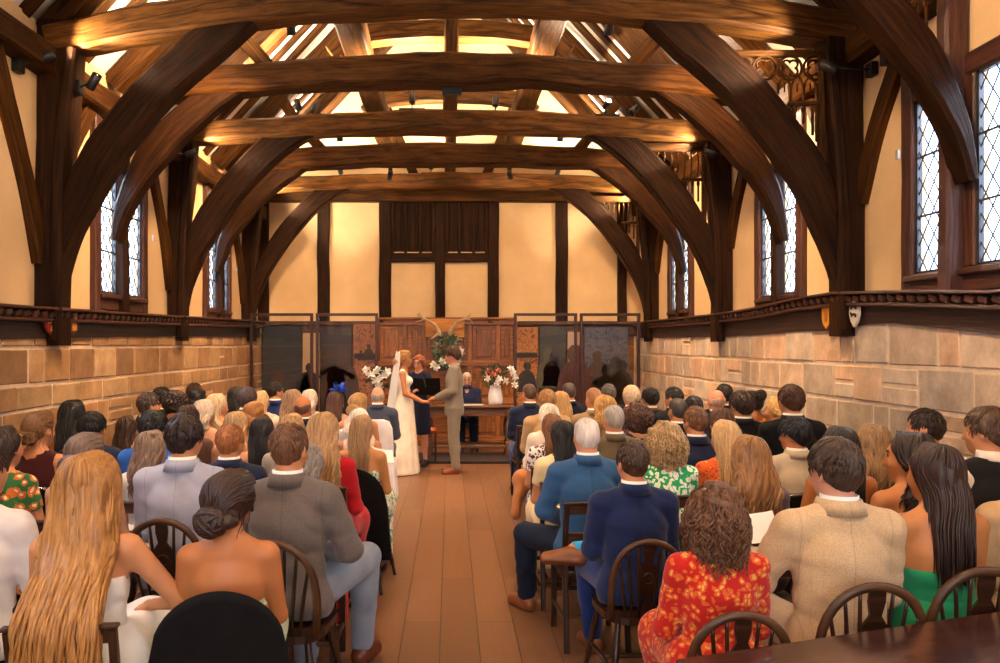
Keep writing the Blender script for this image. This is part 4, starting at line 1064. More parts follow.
# ================================================================ people
class Field:
    """signed distance field on a grid; smooth unions of tapered limbs; meshed as one surface"""
    def __init__(s, lo, hi, vox):
        s.lo = np.array(lo, float); s.vox = vox
        n = np.ceil((np.array(hi) - s.lo) / vox).astype(int) + 1
        s.n = n; s.ax = [s.lo[i] + vox * np.arange(n[i]) for i in range(3)]; s.D = np.full(n, .15)
    def sub(s, lo, hi, pad):
        sl = []
        for i in range(3):
            a = int(max(0, math.floor((lo[i] - pad - s.lo[i]) / s.vox))); b = int(min(s.n[i], math.ceil((hi[i] + pad - s.lo[i]) / s.vox) + 1))
            if b <= a: return None
            sl.append(slice(a, b))
        g = np.meshgrid(s.ax[0][sl[0]], s.ax[1][sl[1]], s.ax[2][sl[2]], indexing='ij')
        return tuple(sl), g
    def comb(s, sl, d, k, op):
        A = s.D[sl]
        if op == 'u':
            h = np.clip(.5 + .5 * (A - d) / k, 0, 1); s.D[sl] = A * (1 - h) + d * h - k * h * (1 - h)
        elif op == 's':
            d = -d; h = np.clip(.5 - .5 * (A - d) / k, 0, 1); s.D[sl] = A * (1 - h) + d * h + k * h * (1 - h)
    def rc(s, a, b, ra, rb, k=.03, op='u', sq=(1, 1, 1)):
        a = np.array(a, float); b = np.array(b, float); rm = max(ra, rb) * max(sq)
        q = s.sub(np.minimum(a, b) - rm, np.maximum(a, b) + rm, k + .03)
        if q is None: return
        sl, (X, Y, Z) = q; sq = np.array(sq, float); ba = (b - a) / sq
        px, py, pz = (X - a[0]) / sq[0], (Y - a[1]) / sq[1], (Z - a[2]) / sq[2]
        h = np.clip((px * ba[0] + py * ba[1] + pz * ba[2]) / max(1e-9, ba @ ba), 0, 1)
        d = (np.sqrt((px - h * ba[0]) ** 2 + (py - h * ba[1]) ** 2 + (pz - h * ba[2]) ** 2) - (ra + (rb - ra) * h)) * min(sq)
        s.comb(sl, d, k, op)
    def el(s, c, r, M=None, k=.03, op='u'):
        c = np.array(c, float); r = np.array(r, float); rm = r.max() if M is not None else r
        q = s.sub(c - rm, c + rm, k + .03)
        if q is None: return
        sl, (X, Y, Z) = q; px, py, pz = X - c[0], Y - c[1], Z - c[2]
        if M is not None:
            m = np.array(M); px, py, pz = (m[0][0] * px + m[1][0] * py + m[2][0] * pz, m[0][1] * px + m[1][1] * py + m[2][1] * pz, m[0][2] * px + m[1][2] * py + m[2][2] * pz)
        k0 = np.sqrt((px / r[0]) ** 2 + (py / r[1]) ** 2 + (pz / r[2]) ** 2); k1 = np.sqrt((px / r[0] ** 2) ** 2 + (py / r[1] ** 2) ** 2 + (pz / r[2] ** 2) ** 2)
        d = k0 * (k0 - 1) / np.maximum(k1, 1e-6); s.comb(sl, d, k, op)
    def cut(s, fn):
        X, Y, Z = np.meshgrid(*s.ax, indexing='ij', sparse=True); s.D = np.maximum(s.D, fn(X, Y, Z))
    def disp(s, fn):
        X, Y, Z = np.meshgrid(*s.ax, indexing='ij', sparse=True); s.D = s.D + fn(X, Y, Z)
    def quads(s):
        D = s.D.astype(np.float32)
        for i in range(3):
            D = np.moveaxis(D, i, 0); D[0] = np.maximum(D[0], .02); D[-1] = np.maximum(D[-1], .02); D = np.moveaxis(D, 0, i)
        g = openvdb.FloatGrid(.15); g.copyFromArray(np.ascontiguousarray(D))
        p, q = g.convertToQuads(isovalue=0.0)
        return np.array(p) * s.vox + s.lo, np.array(q)
    def mesh(s, name='cloth', extra=None, matfn=None, smooth=1):
        p, q = s.quads(); q = q[:, ::-1]
        if smooth:
            for _ in range(smooth):
                acc = np.zeros_like(p); cnt = np.zeros(len(p))
                for i in range(4):
                    a, b = q[:, i], q[:, (i + 1) % 4]
                    np.add.at(acc, a, p[b]); np.add.at(cnt, a, 1); np.add.at(acc, b, p[a]); np.add.at(cnt, b, 1)
                cnt[cnt == 0] = 1; p = p * .5 + .5 * acc / cnt[:, None]
        faces = [tuple(int(v) for v in f) for f in q]; verts = [tuple(v) for v in p]; sm = [True] * len(faces); mi = [0] * len(faces)
        if matfn is not None: mi = [int(v) for v in matfn(p[q].mean(axis=1))]
        if extra is not None:
            o = len(verts); verts += [tuple(v) for v in extra.v]; faces += [tuple(i + o for i in f) for f in extra.f]; sm += extra.sm; mi += extra.mi
        me = bpy.data.meshes.new(name); me.from_pydata(verts, [], faces)
        me.polygons.foreach_set('use_smooth', sm); me.polygons.foreach_set('material_index', mi)
        for _ in range(max(mi + [0]) + 1): me.materials.append(None)
        me.update(); return me

def V3(*a): return np.array(a, float)
def rotm(yaw=0, pitch=0, roll=0):
    return np.array((Matrix.Rotation(yaw, 3, 'Z') @ Matrix.Rotation(pitch, 3, 'X') @ Matrix.Rotation(roll, 3, 'Y')))
def sit(sex, yaw=0, pitch=0, roll=0, **kw):
    """joints of a seated figure looking along +Y, hips over the origin"""
    m = sex == 'm'; sh = .175 if m else .150; zs = 1.0 if m else .955
    J = dict(sex=sex, sh=sh, pelvis=V3(0, -.01, .57), waist=V3(0, -.01, .73), chest=V3(0, -.012, .90 if m else .865), neck=V3(0, -.015, zs + .065),
             head=V3(0, .022, (1.345 if m else 1.28) - .12), hR=rotm(yaw, pitch, roll), yaw=yaw)
    for q, sd in (('L', -1), ('R', 1)):
        J['sh' + q] = V3(sd * sh, -.01, zs); J['el' + q] = V3(sd * (sh + .035), .06, zs - .26); J['wr' + q] = V3(sd * .095, .27, .655)
        J['hp' + q] = V3(sd * .085, 0, .555); J['kn' + q] = V3(sd * .105, .41, .545); J['an' + q] = V3(sd * .10, .34, .10); J['toe' + q] = V3(sd * .11, .48, .035)
        J['hd' + q] = V3(-sd * .6, .75, -.25)
    J.update(kw); return J
def stand(sex, yaw=0, pitch=0, **kw):
    m = sex == 'm'; sh = .185 if m else .155
    J = dict(sex=sex, sh=sh, pelvis=V3(0, 0, .93), waist=V3(0, .0, 1.10), chest=V3(0, 0, 1.30), neck=V3(0, 0, 1.485), head=V3(0, .025, 1.635), hR=rotm(yaw, pitch), yaw=yaw)
    for q, sd in (('L', -1), ('R', 1)):
        J['sh' + q] = V3(sd * sh, 0, 1.42); J['el' + q] = V3(sd * (sh + .05), -.03, 1.14); J['wr' + q] = V3(sd * (sh + .03), .06, .90)
        J['hp' + q] = V3(sd * .09, 0, .90); J['kn' + q] = V3(sd * .095, .01, .49); J['an' + q] = V3(sd * .095, -.03, .09); J['toe' + q] = V3(sd * .12, .13, .035)
        J['hd' + q] = V3(0, .2, -1)
    J.update(kw); return J
def hand(f, w, d, sd, up, curl=.5):
    """palm, four bent fingers and a thumb from the side of the palm"""
    d = d / np.linalg.norm(d); side = np.cross(d, up); side /= np.linalg.norm(side); nr = np.cross(side, d)
    pc = w + d * .045
    f.rc(w, w + d * .075, .021, .019, k=.012, sq=(1, 1, 1)); f.rc(pc - side * .016, pc + side * .016 + d * .02, .016, .016, k=.012)
    for i, (o, L_) in enumerate(((-.027, .066), (-.009, .076), (.010, .072), (.027, .056))):
        b = w + d * .082 + side * o; m1 = b + (d * math.cos(curl) - nr * math.sin(curl)) * L_ * .5; e = m1 + (d * math.cos(curl * 2.1) - nr * math.sin(curl * 2.1)) * L_ * .5
        f.rc(b, m1, .0092, .0084, k=.005); f.rc(m1, e, .0084, .0072, k=.004)
    t0 = w + d * .03 - side * sd * .02; t1 = t0 - side * sd * .028 + d * .028 - nr * .008; t2 = t1 + d * .030 - side * sd * .004 - nr * .01
    f.rc(t0, t1, .013, .0105, k=.01); f.rc(t1, t2, .0105, .0085, k=.005)
def head(f, J, face=True):
    c, M = J['head'], J['hR']; m = J['sex'] == 'm'
    P = lambda x, y, z: c + M @ V3(x, y, z)
    f.el(P(0, -.004, .002), (.074, .093, .098), M, .02); f.el(P(0, .026, -.055), (.058 if m else .054, .064, .066), M, .035)
    f.el(P(0, .058, -.098), (.026 if m else .021, .022, .020), M, .03)      # chin
    f.rc(P(0, .088, -.012), P(0, .103, -.047), .009, .0125, k=.014)          # nose
    f.el(P(0, .080, -.078), (.024, .013, .007), M, .008)                     # lips
    for sd in (-1, 1):
        f.el(P(sd * .029, .076, .004), (.020, .014, .010), M, .010, 's'); f.el(P(sd * .029, .070, -.002), (.0135, .0135, .0115), M, .004)
        f.rc(P(sd * .012, .088, .018), P(sd * .045, .074, .020), .0065, .005, k=.01)
        f.el(P(sd * .040, .056, -.040), (.022, .020, .018), M, .02)
        f.el(P(sd * .078, -.006, -.020), (.010, .021, .032), M, .008); f.el(P(sd * .084, .000, -.018), (.006, .011, .018), M, .004, 's')
def body(J, vox=.012, dress=False):
    m = J['sex'] == 'm'; allp = [v for k, v in J.items() if isinstance(v, np.ndarray) and v.shape == (3,) and not k.startswith('hd')]
    lo = np.min(allp, 0) - .19; hi = np.max(allp, 0) + .19; lo[2] = -.005
    f = Field(lo, hi, vox); sq = (1, .68, 1)
    f.rc(J['pelvis'], J['waist'], .150, .118 if m else .102, k=.05, sq=sq); f.rc(J['waist'], J['chest'], .118 if m else .102, .145 if m else .122, k=.05, sq=sq)
    f.rc(J['chest'], J['chest'] + (J['neck'] - J['chest']) * .55, .145 if m else .122, .09, k=.05, sq=sq)
    if not m:
        for sd in (-1, 1): f.el(J['chest'] + V3(sd * .06, .075, .0), (.055, .05, .055), None, .03)
    nb = J['neck']; nr = .056 if m else .046
    f.rc(nb - V3(0, 0, .05), J['head'] + J['hR'] @ V3(0, -.012, -.06), nr + .006, nr, k=.03)
    for q, sd in (('L', -1), ('R', 1)):
        s_, e, w_ = J['sh' + q], J['el' + q], J['wr' + q]; k_ = 1 if m else .84
        f.rc(nb - V3(0, .005, .02), s_ + V3(-sd * .02, 0, .005), .040, .042 * k_, k=.05)
        f.rc(s_, e, .052 * k_, .040 * k_, k=.035); f.rc(e, w_, .040 * k_, .026 * k_, k=.02)
        hand(f, w_, J['hd' + q], sd, V3(0, 0, 1) if abs(J['hd' + q][2]) < .9 else V3(0, 1, 0), J.get('curl', .45))
        h, kn, an, to = (J[x + q] for x in ('hp', 'kn', 'an', 'toe')); lg = 1 if m else .92
        f.rc(h, kn, .088 * lg, .058 * lg, k=.05); f.rc(kn, an, .056 * lg, .036 * lg, k=.03)
        cf = kn * .68 + an * .32; bk = J.get('calf', V3(0, -.02, 0)); f.el(cf + bk, (.045 * lg, .045 * lg, .10), None, .04)
        dn_ = J.get('dn' + q, V3(0, 0, -1)); fw_ = to - an; fw_ = fw_ - dn_ * (fw_ @ dn_); fw_ = fw_ / np.linalg.norm(fw_); f.rc(an - fw_ * .015 + dn_ * .045, an + fw_ * .13 + dn_ * .066, .028, .020, k=.03)
    if J['pelvis'][2] < .7: f.cut(lambda X, Y, Z: np.minimum(.466 - Z, .30 - Y))
    head(f, J)
    c, M = J['head'], J['hR']
    def mf(p):
        q = (p - c) @ M
        eye = (np.abs(np.abs(q[:, 0]) - .029) < .012) & (np.abs(q[:, 2] + .002) < .0065) & (q[:, 1] > .06)
        brow = (np.abs(np.abs(q[:, 0]) - .030) < .017) & (np.abs(q[:, 2] - .023) < .0045) & (q[:, 1] > .05)
        lip = (np.abs(q[:, 0]) < .022) & (np.abs(q[:, 2] + .078) < .008) & (q[:, 1] > .075)
        return np.where(eye | brow, 1, np.where(lip, 2, 0))
    return f.mesh('person_body', matfn=mf)
def wr_(X, Y, Z, a=.004, ph=0.):
    """cloth wrinkles"""
    w_ = np.sin(Z * 33 + 2.6 * np.sin(X * 9 + ph + Y * 4) + X * 7 + ph)
    return a * .95 * (.45 - np.sqrt(np.abs(w_) + .02)) * np.clip(.6 + np.sin(X * 15 + Z * 6 + ph), 0, 1.3) + a * .55 * (np.sin(Z * 42 + np.sin(X * 13 + ph) * 2.2 + Y * 9) * .6 + np.sin(Z * 71 + X * 23 + ph * 2) * .25 + np.sin(X * 31 + Z * 17 + Y * 27 + ph) * .3)
def top_garment(J, vox=.012, infl=.016, sleeve='long', hem=.48, neck=.0, neckr=.068, style='jacket', tail=True, ph=0., tight=.0, standing=False):
    m = J['sex'] == 'm'; keys = ['pelvis', 'waist', 'chest', 'neck', 'shL', 'shR', 'elL', 'elR', 'wrL', 'wrR']
    allp = [J[k] for k in keys]; lo = np.min(allp, 0) - .22; hi = np.max(allp, 0) + .16; lo[2] = min(lo[2], hem - .02)
    f = Field(lo, hi, vox); sq = (1, .70, 1); i = infl
    w1 = (.118 if m else .102) + i + (.014 if style == 'jacket' else 0); c1 = (.145 if m else .122) + i
    f.rc(J['pelvis'], J['waist'], .156 + i, w1, k=.05, sq=sq); f.rc(J['waist'], J['chest'], w1, c1, k=.05, sq=sq)
    f.rc(J['chest'], J['chest'] + (J['neck'] - J['chest']) * .6, c1, .092 + i, k=.05, sq=sq)
    if not m:
        for sd in (-1, 1): f.el(J['chest'] + V3(sd * .06, .075, .0), (.057 + i * .6, .052 + i, .057 + i * .6), None, .03)
    if tail: f.rc(V3(-.07, -.03, hem + .05), V3(.07, -.03, hem + .05), .12 + i, .12 + i, k=.06, sq=(1, .75, .8)) if not standing else f.rc(J['pelvis'] + V3(0, 0, -.12), J['pelvis'], .165 + i, .16 + i, k=.04, sq=(1, .72, 1))
    for q, sd in (('L', -1), ('R', 1)):
        s_, e, w_ = J['sh' + q], J['el' + q], J['wr' + q]; k_ = 1 if m else .84
        if style != 'strap':
            pad = .016 if style == 'jacket' else 0
            f.rc(J['neck'] - V3(0, .005, .022), s_ + V3(sd * .004 if style == 'jacket' else -sd * .01, 0, .002 + pad), .036 + i, (.034 if style == 'jacket' else .040) * k_ + i, k=.045)
        if sleeve != 'none':
            f.rc(s_ + V3(sd * .006 if style == 'jacket' else 0, 0, .0), e, .050 * k_ + i, .042 * k_ + i, k=.018 if style == 'jacket' else .03)
            if sleeve == 'long': f.rc(e, w_ - (w_ - e) / np.linalg.norm(w_ - e) * .015, .044 * k_ + i, .030 * k_ + i * .9, k=.02)
            elif sleeve == 'short': pass
        else:
            pass
    c = J['neck']; f.disp(lambda X, Y, Z: wr_(X, Y, Z, .0042 if style == 'jacket' else .003, ph) + (.0035 * np.exp(-(X / .006) ** 2) * (Y < 0) if style == 'jacket' else 0) + .006 * np.exp(-((Z - .74 - .25 * np.abs(X)) / .02) ** 2) * np.sin(X * 18 + ph) * (Y < 0))
    f.rc(c - V3(0, -.004, .0), c + V3(0, .02, .25), neckr, neckr * 1.02, k=.008, op='s')
    if style in ('jacket', 'shirt'):    # front opening for shirt and tie
        f.rc(c + V3(0, .075, -.16), c + V3(0, .06, .02), .008, .05, k=.01, op='s')
    f.cut(lambda X, Y, Z: hem - Z)
    if not standing: f.cut(lambda X, Y, Z: np.maximum(.478 - Z, np.minimum(.10 - (.69 - Z), .0)) * 0 + (.478 - Z))
    if sleeve == 'short':
        for q in ('L', 'R'):
            s_, e = J['sh' + q], J['el' + q]; mid = s_ + (e - s_) * .55; d = (e - s_) / np.linalg.norm(e - s_); sd = -1 if q == 'L' else 1
            f.cut(lambda X, Y, Z: np.minimum((X - mid[0]) * d[0] + (Y - mid[1]) * d[1] + (Z - mid[2]) * d[2], sd * (X - (s_[0] - sd * .015))))
    if sleeve == 'none':
        for q, sd in (('L', -1), ('R', 1)):
            x = J['sh' + q][0] - sd * .012
            f.cut(lambda X, Y, Z: np.minimum(sd * (X - x) , Z - (J['sh' + q][2] - .17)))
    return f
def strapless(J, vox=.012, i=.010, ztop=None, dip=.03, **k):
    f = top_garment(J, vox, i, 'none', .478, style='strap', tail=False, neckr=.02, **k)
    z0 = ztop if ztop is not None else J['chest'][2] + .0
    f.cut(lambda X, Y, Z: Z - (z0 + .04 * (Y > 0) - dip * 0))
    return f
def skirt(J, vox=.014, zb=.12, ph=0.):
    f = Field((-.30, -.24, zb - .03), (.30, .62, .74), vox)
    f.rc(V3(0, -.01, .60), V3(0, .02, .57), .165, .165, k=.04, sq=(1.05, .85, .75))
    for sd in (-1, 1):
        f.rc(J['hpL' if sd < 0 else 'hpR'], J['knL' if sd < 0 else 'knR'], .105, .082, k=.08)
        a = J['knL' if sd < 0 else 'knR']; b = J['anL' if sd < 0 else 'anR']; f.rc(a, b + (a - b) * max(0, (zb - b[2]) / (a[2] - b[2])), .082, .09, k=.10)
    f.disp(lambda X, Y, Z: .006 * np.sin(X * 48 + ph + Y * 12) * np.clip((.62 - Z) * 3, 0, 1)); f.cut(lambda X, Y, Z: zb - Z)
    f.cut(lambda X, Y, Z: np.minimum(.474 - Z, .30 - Y) if True else 0)
    return f
def trousers(J, vox=.012, ph=0., standing=False):
    keys = [a + b for a in ('hp', 'kn', 'an') for b in 'LR'] + ['pelvis']; allp = [J[k] for k in keys]; lo = np.min(allp, 0) - .18; hi = np.max(allp, 0) + .18; lo[2] = .05
    f = Field(lo, hi, vox); f.rc(J['pelvis'], J['pelvis'] + V3(0, 0, .08), .163, .15, k=.04, sq=(1, .74, 1))
    for q in 'LR':
        h, kn, an = J['hp' + q], J['kn' + q], J['an' + q]; f.rc(h, kn, .100, .076, k=.05); f.rc(kn, (an + V3(0, 0, .02)) if an[2] < .3 else kn * .3 + an * .7, .074, .060, k=.02); f.el(kn * .68 + an * .32 + J.get('calf', V3(0, -.02, 0)), (.064, .064, .12), None, .03)
    f.disp(lambda X, Y, Z: wr_(X, Y, Z, .004, ph))
    if not standing: f.cut(lambda X, Y, Z: np.minimum(.470 - Z, .26 - Y))
    f.cut(lambda X, Y, Z: .075 - Z); return f
def shoe(J, q, vox=.009, heel=False):
    a, t = J['an' + q], J['toe' + q]; dn = J.get('dn' + q, V3(0, 0, -1)); dn = dn / np.linalg.norm(dn)
    fw = t - a; fw = fw - dn * (fw @ dn); fw /= np.linalg.norm(fw); lo = np.minimum(a, t) - .11; hi = np.maximum(a, t) + .11; f = Field(lo, hi, vox)
    hl = a - fw * .03 + dn * .05; tt = a + fw * .155 + dn * .062
    f.rc(hl, tt, .040, .031, k=.02); f.rc(a + dn * .02, hl, .040, .042, k=.03); f.rc(a + dn * .03 + fw * .03, tt, .042, .030, k=.02); f.rc(hl + dn * .02, tt + dn * .012, .036, .040, k=.015)
    o = a + dn * .096; f.cut(lambda X, Y, Z: (X - o[0]) * dn[0] + (Y - o[1]) * dn[1] + (Z - o[2]) * dn[2])
    return f.mesh('shoe')

# ---------------------------------------------------------------- hair (in head space, skull centre at the origin, face +Y)
def cap(vox, r=(.080, .100, .106), c=(0, -.006, .004), zcut=-.085, face=.045, nape=-.075, extra=None, bump_=.003, fr=60, ears=True, top=0, down=.0):
    f = Field((-.16, -.19, min(-.16, down - .03)), (.16, .15, .19), vox)
    f.el(c, r, None, .01)
    if top: f.el((0, .0, .05), (.068, .085, .06 + top), None, .02)
    if extra: extra(f)
    rnd = random.random() * 9
    if bump_: f.disp(lambda X, Y, Z: bump_ * (np.sin(np.arctan2(X, Y + .0001) * fr / 2.5 + Z * 20 + rnd) * .6 + np.sin(X * fr * 2 + Y * fr * 1.4 + rnd) * .5 + np.sin(Z * fr * 2.1 + X * fr + rnd) * .4))
    # open the face: hairline slopes from the forehead to the ears
    f.cut(lambda X, Y, Z: np.minimum(Y - face + np.clip(Z, -.2, .045) * -.55, .058 - Z + 0 * X))
    return f
def short_hair(vox=.009, seed=1, vol=0, tous=0.004, nape=-.085, tufts=260, fr=60, ln=.032):
    rnd = random.Random(seed)
    f = cap(vox, r=(.081 + vol, .101 + vol, .107 + vol), bump_=tous, fr=fr, top=vol)
    f.cut(lambda X, Y, Z: (nape + np.clip(Y + .07, 0, .2) * .75 + np.clip(np.abs(X) - .05, 0, 1) * .3) - Z)
    mb = MB()
    for _ in range(tufts):
        a = rnd.uniform(0, 2 * PI); u = rnd.uniform(.0, 1); z = -.02 + .12 * u
        n = Vector((math.sin(a) * math.sqrt(max(0, 1 - u * u)), math.cos(a) * math.sqrt(max(0, 1 - u * u)), u))
        p = Vector((n.x * (.079 + vol), n.y * (.099 + vol) - .006, n.z * (.103 + vol) + .006))
        if p.y > .055 and p.z < .05: continue
        fl_ = p - Vector((.01, -.035, .13)); fl_ = (fl_ - n * fl_.dot(n)).normalized(); d = (fl_ + Vector((rnd.uniform(-.35, .35), rnd.uniform(-.35, .35), rnd.uniform(-.2, .2)))); d = (d - n * d.dot(n)).normalized()
        L_ = ln * rnd.uniform(.7, 1.4); rr_ = rnd.uniform(.005, .0085); mb.tube([p - n * .004, p + d * L_ * .35 + n * (.0025 + vol * .15), p + d * L_ * .7 + n * .001, p + d * L_ - n * .006], lambda t: rr_ * (1 - .7 * t), 5, n=2, flat=.6, up=n)
    return f.mesh('hair', mb)
def bald_hair(vox=.009, seed=2):
    f = Field((-.12, -.14, -.12), (.12, .12, .06), vox); f.el((0, -.006, 0), (.082, .101, .104), None, .01)
    f.disp(lambda X, Y, Z: .0015 * np.sin(X * 200 + Z * 160)); f.cut(lambda X, Y, Z: (-.085 + np.clip(Y + .07, 0, .2) * .75) - Z)
    f.cut(lambda X, Y, Z: Z - .016 + .01 * np.sin(X * 60)); f.cut(lambda X, Y, Z: Y - .02); return f.mesh('hair')
def long_hair(vox=.010, L=.36, seed=3, spread=1.0, wave=.0, wf=3, curl=0, N=130, lr=.0085, vol=.0, split=0., side=0., thick=1.0, shr=1.0):
    """core over the skull and down the back, covered with flowing locks"""
    rnd = random.Random(seed)
    def ex_(f):
        f.rc((0, -.065, .0), (side * .4, -.095, -.16), .072 + vol, .062 * spread + vol * .5, k=.04, sq=(1, .62, 1))
        f.rc((side * .4, -.095, -.16), (side, -.122, -L * .93), .062 * spread + vol * .5, .050 * spread, k=.04, sq=(1.1, .48 * thick, 1))
    f = Field((-.22, -.26, -L - .08), (.22, .15, .19), vox); f.el((0, -.006, .004), (.081 + vol, .101 + vol, .107 + vol * .6), None, .01); ex_(f)
    ph = rnd.random() * 6
    f.disp(lambda X, Y, Z: .0035 * np.sin(X * 150 + np.sin(Z * 9 + ph) * 2) * (Z < .06) + curl * .5 * np.sin(X * 55 + ph) * np.sin(Z * 60 + Y * 40))
    f.cut(lambda X, Y, Z: np.minimum(Y - .040 + np.clip(Z, -.2, .045) * -.55 + (Z < -.07) * .03, .060 - Z + 0 * X)); f.cut(lambda X, Y, Z: -L + .02 * np.sin(X * 60) - Z)
    f.el((0, .03, -.13), (.066, .085, .10), None, .02, 's')
    mb = MB()
    for i in range(N):
        a = rnd.uniform(-1.75, 1.75); x_, y_ = math.sin(a), -math.cos(a); yy = rnd.uniform(-.05, .055)
        rr = (.083 + vol, .103 + vol, .109 + vol * .6); pts = []
        phe = rnd.uniform(1.5, 1.75)
        for k in range(4):
            p = phe * (k + .12) / 3.12; q = Vector((rr[0] * math.sin(p) * x_, rr[1] * math.sin(p) * y_ + yy * (1 - k / 3.0) - .006, rr[2] * math.cos(p) + .004)); pts.append(q)
        e = pts[-1]; Li = L * rnd.uniform(.78, 1.06); px_ = rnd.uniform(-1, 1); pp = rnd.random() * 6.28
        tx = (e.x * .78 * spread + px_ * .012) + side; back = -.118 - .045 * thick * rnd.random() * (1 - min(1, abs(e.x) / .14) * .5)
        if abs(a) > 1.35 and rnd.random() < .5: back += .05
        ns = 9 if curl or wave else 6
        for k in range(1, ns + 1):
            u = k / ns; z = e.z - (Li + e.z) * u; s_ = min(1, u * 1.8)
            q = Vector((e.x + (tx - e.x) * s_ * .9 + (wave * math.sin(wf * 2 * PI * u + pp)), e.y + (back - e.y) * (s_ ** .8) + wave * .6 * math.cos(wf * 2 * PI * u + pp), z))
            if curl: q += Vector((math.cos(u * 26 + pp), math.sin(u * 26 + pp), 0)) * curl
            pts.append(q)
        r0 = lr * rnd.uniform(.6, 1.25); mb.tube(pts, lambda t: r0 * (.55 + .6 * math.sin(PI * min(1, t * 1.15 + .1)) if t < .85 else .55 + .0) * (1 if t < .8 else max(.12, (1 - t) * 5)), 5, n=3 if not curl else 3, caps=False, flat=.7)
    return f.mesh('hair', mb)
def curly_hair(vox=.010, seed=4, vol=.03, L=.2, N=220, cr=.012, lr=.007):
    rnd = random.Random(seed)
    f = Field((-.21, -.23, -L - .05), (.21, .16, .21), vox); f.el((0, -.012, .0), (.085 + vol * .8, .100 + vol * .8, .107 + vol * .6), None, .02); f.el((0, -.055, -L * .38), (.080 + vol, .058 + vol * .4, L * .44), None, .05)
    ph = rnd.random() * 5; f.disp(lambda X, Y, Z: .008 * np.sin(X * 75 + ph) * np.sin(Y * 80) + .008 * np.sin(Z * 85 + X * 30 + ph))
    f.cut(lambda X, Y, Z: np.minimum(Y - .050 + np.clip(Z, -.2, .045) * -.55, .07 - Z + 0 * X)); f.el((0, .03, -.13), (.062, .08, .10), None, .02, 's')
    mb = MB()
    for i in range(N):
        a = rnd.uniform(-2.2, 2.2); u = rnd.uniform(-.1, 1); s_ = math.sqrt(max(0, 1 - u * u)); n = Vector((math.sin(a) * s_, -math.cos(a) * s_, u))
        p0 = Vector((n.x * (.083 + vol * .8), n.y * (.10 + vol * .8) - .01, n.z * (.105 + vol * .6))); Li = L * rnd.uniform(.6, 1.05) * (.62 + .5 * u); pp = rnd.random() * 6.28; tw = rnd.choice((-1, 1)); pts = []
        if p0.y > .05 and p0.z < .06: continue
        for k in range(13):
            t = k / 12; out = Vector((n.x, n.y, 0)) * (.03 * math.sin(PI * min(1, t * 1.3)) * (1 + vol * 10) * .5)
            c = p0 + out + Vector((0, 0, -Li * t)); c.x += n.x * .02 * u * t * 3; c.y += n.y * .02 * u * t * 3
            pts.append(c + Vector((math.cos(pp + tw * t * 15), math.sin(pp + tw * t * 15), .3 * math.sin(pp + t * 22))) * cr * (.5 + t * .7))
        r0 = lr * rnd.uniform(.6, 1.2); mb.tube(pts, lambda t: r0 * (1 - .6 * t), 5, n=2, caps=False)
    return f.mesh('hair', mb)
def bun_hair(vox=.009, seed=5, low=True, br=.045, braid=False, wisps=True, vol=0.0, two=False):
    rnd = random.Random(seed); by, bz = (-.118, -.055) if low else (-.10, .07)
    def ex_(f):
        if two: f.el((-.03, by, bz), (br * .8, br * .7, br * .9), None, .01); f.el((.035, by, bz - .008), (br * .8, br * .7, br * .9), None, .01)
        else: f.el((0, by, bz), (br * 1.15, br * .8, br), None, .015)
        if braid: f.rc((-.07, -.03, -.05), (.06, -.09, -.05), .026, .03, k=.02)
    f = cap(vox, r=(.082 + vol, .102 + vol, .108 + vol), extra=ex_, bump_=.0025, fr=55); f.cut(lambda X, Y, Z: (-.075 + np.clip(Y + .06, 0, .2) * .7) - Z - (Y < by + br) * 0)
    mb = MB()
    for i in range(90):       # combed back locks
        a = rnd.uniform(-1.7, 1.7); st = Vector((math.sin(a) * .083, .045 * math.cos(a) + .02, .035 + .07 * math.cos(a)))
        if abs(a) > 1.2: st.z = rnd.uniform(-.03, .05)
        m = Vector((st.x * .98, -.05, .06 * math.cos(a) + .025)); n = m.normalized(); m = Vector((n.x * (.087 + vol), n.y * (.107 + vol) - .006, n.z * (.113 + vol)))
        e = Vector((rnd.uniform(-.02, .02), by + .02, bz + rnd.uniform(-.02, .03))); m2 = (m + e) / 2; n = m2.normalized(); m2 = Vector((n.x * (.087 + vol), n.y * (.107 + vol) - .006, n.z * (.112 + vol)))
        r0 = rnd.uniform(.005, .009); mb.tube([st, m, m2, e], lambda t: r0 * (1 - .3 * t), 5, n=3, caps=False, flat=.7)
    for i in range(34):       # coils of the bun
        th = rnd.uniform(0, 6.28); tl = rnd.uniform(-.8, .8); R0 = br * rnd.uniform(.9, 1.02); TW = Euler((rnd.uniform(-1.2, 1.2), rnd.uniform(-.5, .5), rnd.uniform(-1.2, 1.2))).to_matrix(); cx = (rnd.choice((-.03, .035)) if two else 0); pts = []
        for k in range(8):
            an = th + k * .55; q = TW @ Vector((math.cos(an) * R0, 0, math.sin(an) * R0)); q = Vector((q.x * 1.12 + cx, q.y * .8, q.z)); pts.append(q + Vector((0, by, bz)))
        r0 = rnd.uniform(.006, .010); mb.tube(pts, lambda t: r0, 5, n=2, caps=False)
    if wisps:
        for sd in (-1, 1):
            for k in range(4):
                x = sd * rnd.uniform(.07, .085); y = rnd.uniform(-.06, .035); pts = [(x, y, -.02), (x * 1.08, y - .004, -.06), (x * .98 + rnd.uniform(-.01, .01), y - .012, -.10), (x * .95 + rnd.uniform(-.02, .02), y, -.15)]
                mb.tube(pts, lambda t: .0028 * (1 - .7 * t), 4, n=3, caps=False)
    return f.mesh('hair', mb)
def bob_hair(vox=.010, seed=6, L=.13, vol=.006): return long_hair(vox, L=L, seed=seed, spread=1.35, N=120, vol=vol, thick=1.2, lr=.0085)
HC = {}
